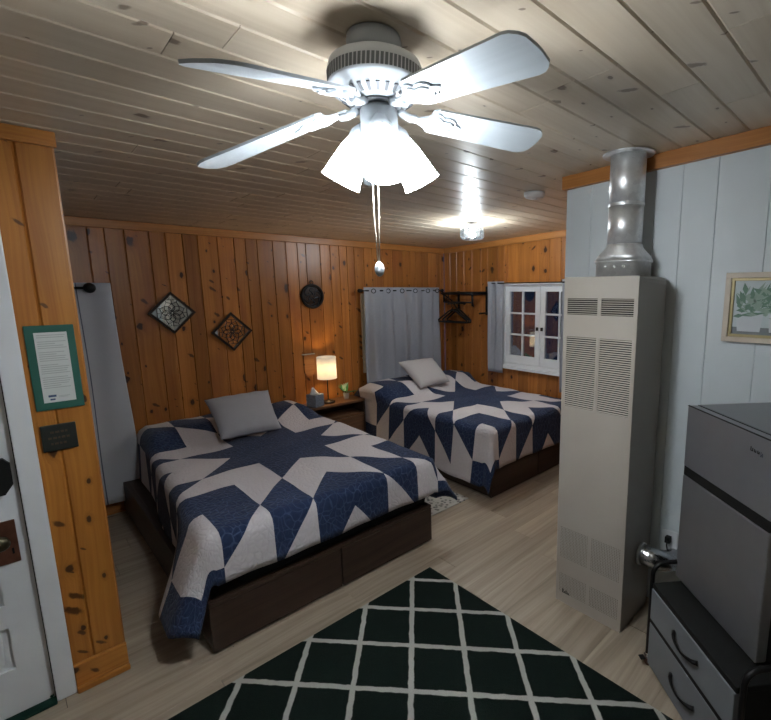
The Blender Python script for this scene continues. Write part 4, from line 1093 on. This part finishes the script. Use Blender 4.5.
# ---------------------------------------------------------------- ceiling fan
fx, fy = .711, 1.007; fz_ = ceil_z(fy)
n_ = Vector((-.012, .045, 1)).normalized(); e1 = Vector((0, 1, 0)).cross(n_).normalized(); e2 = n_.cross(e1)
o = thing('ceiling_fan', 'white five-blade ceiling fan with three lit shades', 'ceiling fan')
RM = Matrix((e1, e2, n_)).transposed().to_4x4(); o.matrix_world = Matrix.Translation((fx-n_.x*0, fy, fz_-.004)) @ RM
m_ = MB(); m_.lathe([(.05, -.050), (.063, -.046), (.066, -.012), (.064, .0)], 40); m_.build('canopy', M['fan_white'], o)
m_ = MB(); m_.lathe([(.04, -.155), (.070, -.150), (.088, -.140), (.096, -.128), (.113, -.120), (.116, -.112), (.116, -.082), (.110, -.064), (.088, -.052), (.05, -.048)], 56); hs = m_.build('motor_housing', M['fan_white'], o)
m_ = MB()
for k in range(72):
    a = 2*PI*k/72; Mx = Matrix.Rotation(a, 4, 'Z'); sl = .0018
    m_.add([(.1165, -sl, -.112), (.1165, sl+.003, -.112), (.1165, sl+.006, -.086), (.1165, -sl+.003, -.086), (.1155, -sl, -.112), (.1155, sl+.003, -.112), (.1155, sl+.006, -.086), (.1155, -sl+.003, -.086)], [[0, 1, 2, 3], [0, 4, 5, 1], [1, 5, 6, 2], [2, 6, 7, 3], [3, 7, 4, 0]], 0, False, Mx)
m_.build('vent_slots', M['fan_grey'], hs)
m_ = MB()
for k in range(26):
    a = 2*PI*k/26; Mx = Matrix.Rotation(a, 4, 'Z')
    m_.add([(.0760, -.0032, -.1495), (.0760, .0032, -.1495), (.0925, .0045, -.1375), (.0925, -.0045, -.1375), (.075, -.0032, -.147), (.075, .0032, -.147), (.0915, .0045, -.135), (.0915, -.0045, -.135)], [[3, 2, 1, 0], [0, 1, 5, 4], [1, 2, 6, 5], [2, 3, 7, 6], [3, 0, 4, 7]], 0, False, Mx)
m_.build('decor_slots', M['fan_grey'], hs)
m_ = MB(); m_.lathe([(.030, -.158), (.055, -.158), (.058, -.156), (.055, -.152)][::1], 36); m_.build('rotor_plate', M['fan_grey'], o)
m_ = MB(); m_.lathe([(.01, -.240), (.034, -.238), (.044, -.228), (.046, -.212), (.046, -.168), (.040, -.159)], 36); sw = m_.build('switch_housing', M['fan_white'], o)
# blades
A0 = 126.5
bl_t = .006
def blade_parts(ang):
    Mr = Matrix.Rotation(ang, 4, 'Z')
    r0, r1 = .135, .480; z0, z1 = -.170, -.226+.49*(.078*math.cos(ang)-.040*math.sin(ang))
    sl = math.atan2(z1-z0, r1-r0)
    Mb = Mr @ Matrix.Translation((r0, 0, z0)) @ Matrix.Rotation(-sl, 4, 'Y') @ Matrix.Rotation(math.radians(-12), 4, 'X')
    Lb = math.hypot(r1-r0, z1-z0)
    w0, w1 = .048, .062; poly = []
    poly += [(0, -w0*.8), (.012, -w0)] + [(Lb-.042, -w1), (Lb-.026, -w1+.003), (Lb-.012, -w1+.013), (Lb-.004, -w1+.024), (Lb-.002, -w1+.040), (Lb, -.008), (Lb, .008), (Lb-.002, w1-.040), (Lb-.004, w1-.024), (Lb-.012, w1-.013), (Lb-.026, w1-.003), (Lb-.042, w1)] + [(.012, w0), (0, w0*.8)]
    m1 = MB(); m1.prism(poly, bl_t, Mb); 
    b_ = m1.build('blade', M['blade'], o)
    m2 = MB(); half = [(-.055, .011), (-.03, .010), (-.012, .018), (.0, .034), (.012, .040), (.024, .036), (.030, .027), (.040, .031), (.055, .030), (.068, .020), (.072, .010), (.084, .006), (.092, 0)]
    poly = [(x, -y) for x, y in half] + [(x, y) for x, y in half[-2::-1]]
    m2.prism(poly, .005, Mb @ Matrix.Translation((0, 0, -.0055)))
    m2.tube([tuple(Mr @ Vector(p)) for p in ((.052, 0, -.158), (.07, 0, -.166), (.082, 0, -.170), (.10, 0, -.170))], .010, 10)
    for sy in (-1, 1):     # raised scroll ribs
        m2.tube([tuple(Mb @ Vector(p)) for p in ((-.03, sy*.006, -.006), (.0, sy*.022, -.0065), (.018, sy*.030, -.0065), (.03, sy*.018, -.0065), (.05, sy*.020, -.0065), (.065, sy*.010, -.006))], .0035, 8)
    m2.build('blade_iron', M['fan_white'], o)
for k in range(5): blade_parts(math.radians(A0+72*k))
# light kit
for k in range(3):
    az = math.radians(237+120*k); tilt = math.radians(33 if k else 20)
    Ma = Matrix.Rotation(az, 4, 'Z') @ Matrix.Translation((.046, 0, -.203)) @ Matrix.Rotation(PI-tilt, 4, 'Y')
    # local +z points outward and down along the shade axis
    m_ = MB(); m_.lathe([(.014, -.01), (.022, .004), (.026, .012), (.026, .030), (.02, .032)], 24, 0, Ma); m_.tube([tuple(Matrix.Rotation(az, 4, 'Z') @ Vector(p)) for p in ((.036, 0, -.205), (.042, 0, -.201), (.047, 0, -.201))], .011, 10); ft = m_.build('fitter', M['fan_grey'] if False else M['fan_white'], o)
    m_ = MB(); pr = [(.021, .022), (.027, .034), (.034, .056), (.040, .085), (.045, .112), (.048, .130), (.051, .140)]
    m_.lathe(pr, 36, 0, Ma, False); m_.lathe([(a-.003, b) for a, b in pr][::-1], 36, 0, Ma, False); m_.lathe([(.051, .140), (.048, .140)], 36, 0, Ma, False)
    m_.build('lamp_shade', M['shade_glow'], o)
    m_ = MB()
    Mi = Ma @ Matrix.Translation((0, 0, .092)); m_.sphere((0, 0, 0), .026, 0, 14, (1, 1, 1.25)); m_.v = [tuple(Mi @ Vector(p)) for p in m_.v]; m_.build('bulb', M['bulb_fan'], o)
inv = o.matrix_world.inverted()
p0 = o.matrix_world @ Vector((-.008, .006, -.238)); p1 = o.matrix_world @ Vector((-.017, .016, -.238))
m_ = MB(); m_.tube([tuple(inv @ Vector(p)) for p in (p0, (p0.x, p0.y, 1.80), (p0.x-.003, p0.y+.003, 1.672))], .0018, 6); pc = m_.build('pull_cord', M['cord'], o)
m_ = MB(); c_ = Vector((p0.x-.003, p0.y+.003, 1.655)); m_.sphere((0, 0, 0), .013, 0, 14, (1, 1, 1.5)); m_.v = [tuple(inv @ (Vector(p)+c_)) for p in m_.v]; m_.build('pull_knob', M['fan_white'], pc)
m_ = MB(); m_.tube([tuple(inv @ Vector(p)) for p in (p1, (p1.x, p1.y, 1.80), (p1.x+.004, p1.y-.004, 1.676))], .0018, 6); m_.build('pull_cord', M['cord'], o)

# ---------------------------------------------------------------- world and camera
wd = bpy.data.worlds.new('night'); S.world = wd; wd.use_nodes = True
nt = wd.node_tree; nt.nodes.clear(); bg = nt.nodes.new('ShaderNodeBackground'); wo = nt.nodes.new('ShaderNodeOutputWorld')
bg.inputs[0].default_value = (.05, .08, .16, 1); bg.inputs[1].default_value = .12
nt.links.new(bg.outputs[0], wo.inputs[0])

cd = bpy.data.cameras.new('camera'); cam = bpy.data.objects.new('camera', cd); COL.objects.link(cam); S.camera = cam
f_px, yaw, pitch, roll, sx, sy = 451.618, math.radians(-46.626), math.radians(-9.336), math.radians(-.158), 89.528, 4.462
fw = Vector((-math.sin(yaw)*math.cos(pitch), math.cos(yaw)*math.cos(pitch), math.sin(pitch)))
rt = Vector((math.cos(yaw), math.sin(yaw), 0)); up = rt.cross(fw)
R_ = rt*math.cos(roll)+up*math.sin(roll); U_ = up*math.cos(roll)-rt*math.sin(roll)
mw = Matrix((R_, U_, -fw)).transposed().to_4x4(); mw.translation = (0, 0, 1.6); cam.matrix_world = mw
cd.sensor_fit = 'HORIZONTAL'; cd.sensor_width = 36; cd.lens = f_px/771*36
cd.shift_x = -sx/771; cd.shift_y = sy/771; cd.clip_start = .02; cd.clip_end = 60
S.view_settings.view_transform = 'Standard'; S.view_settings.look = 'None'; S.view_settings.gamma = 1
S.view_settings.use_curve_mapping = False; S.view_settings.exposure = 1.95
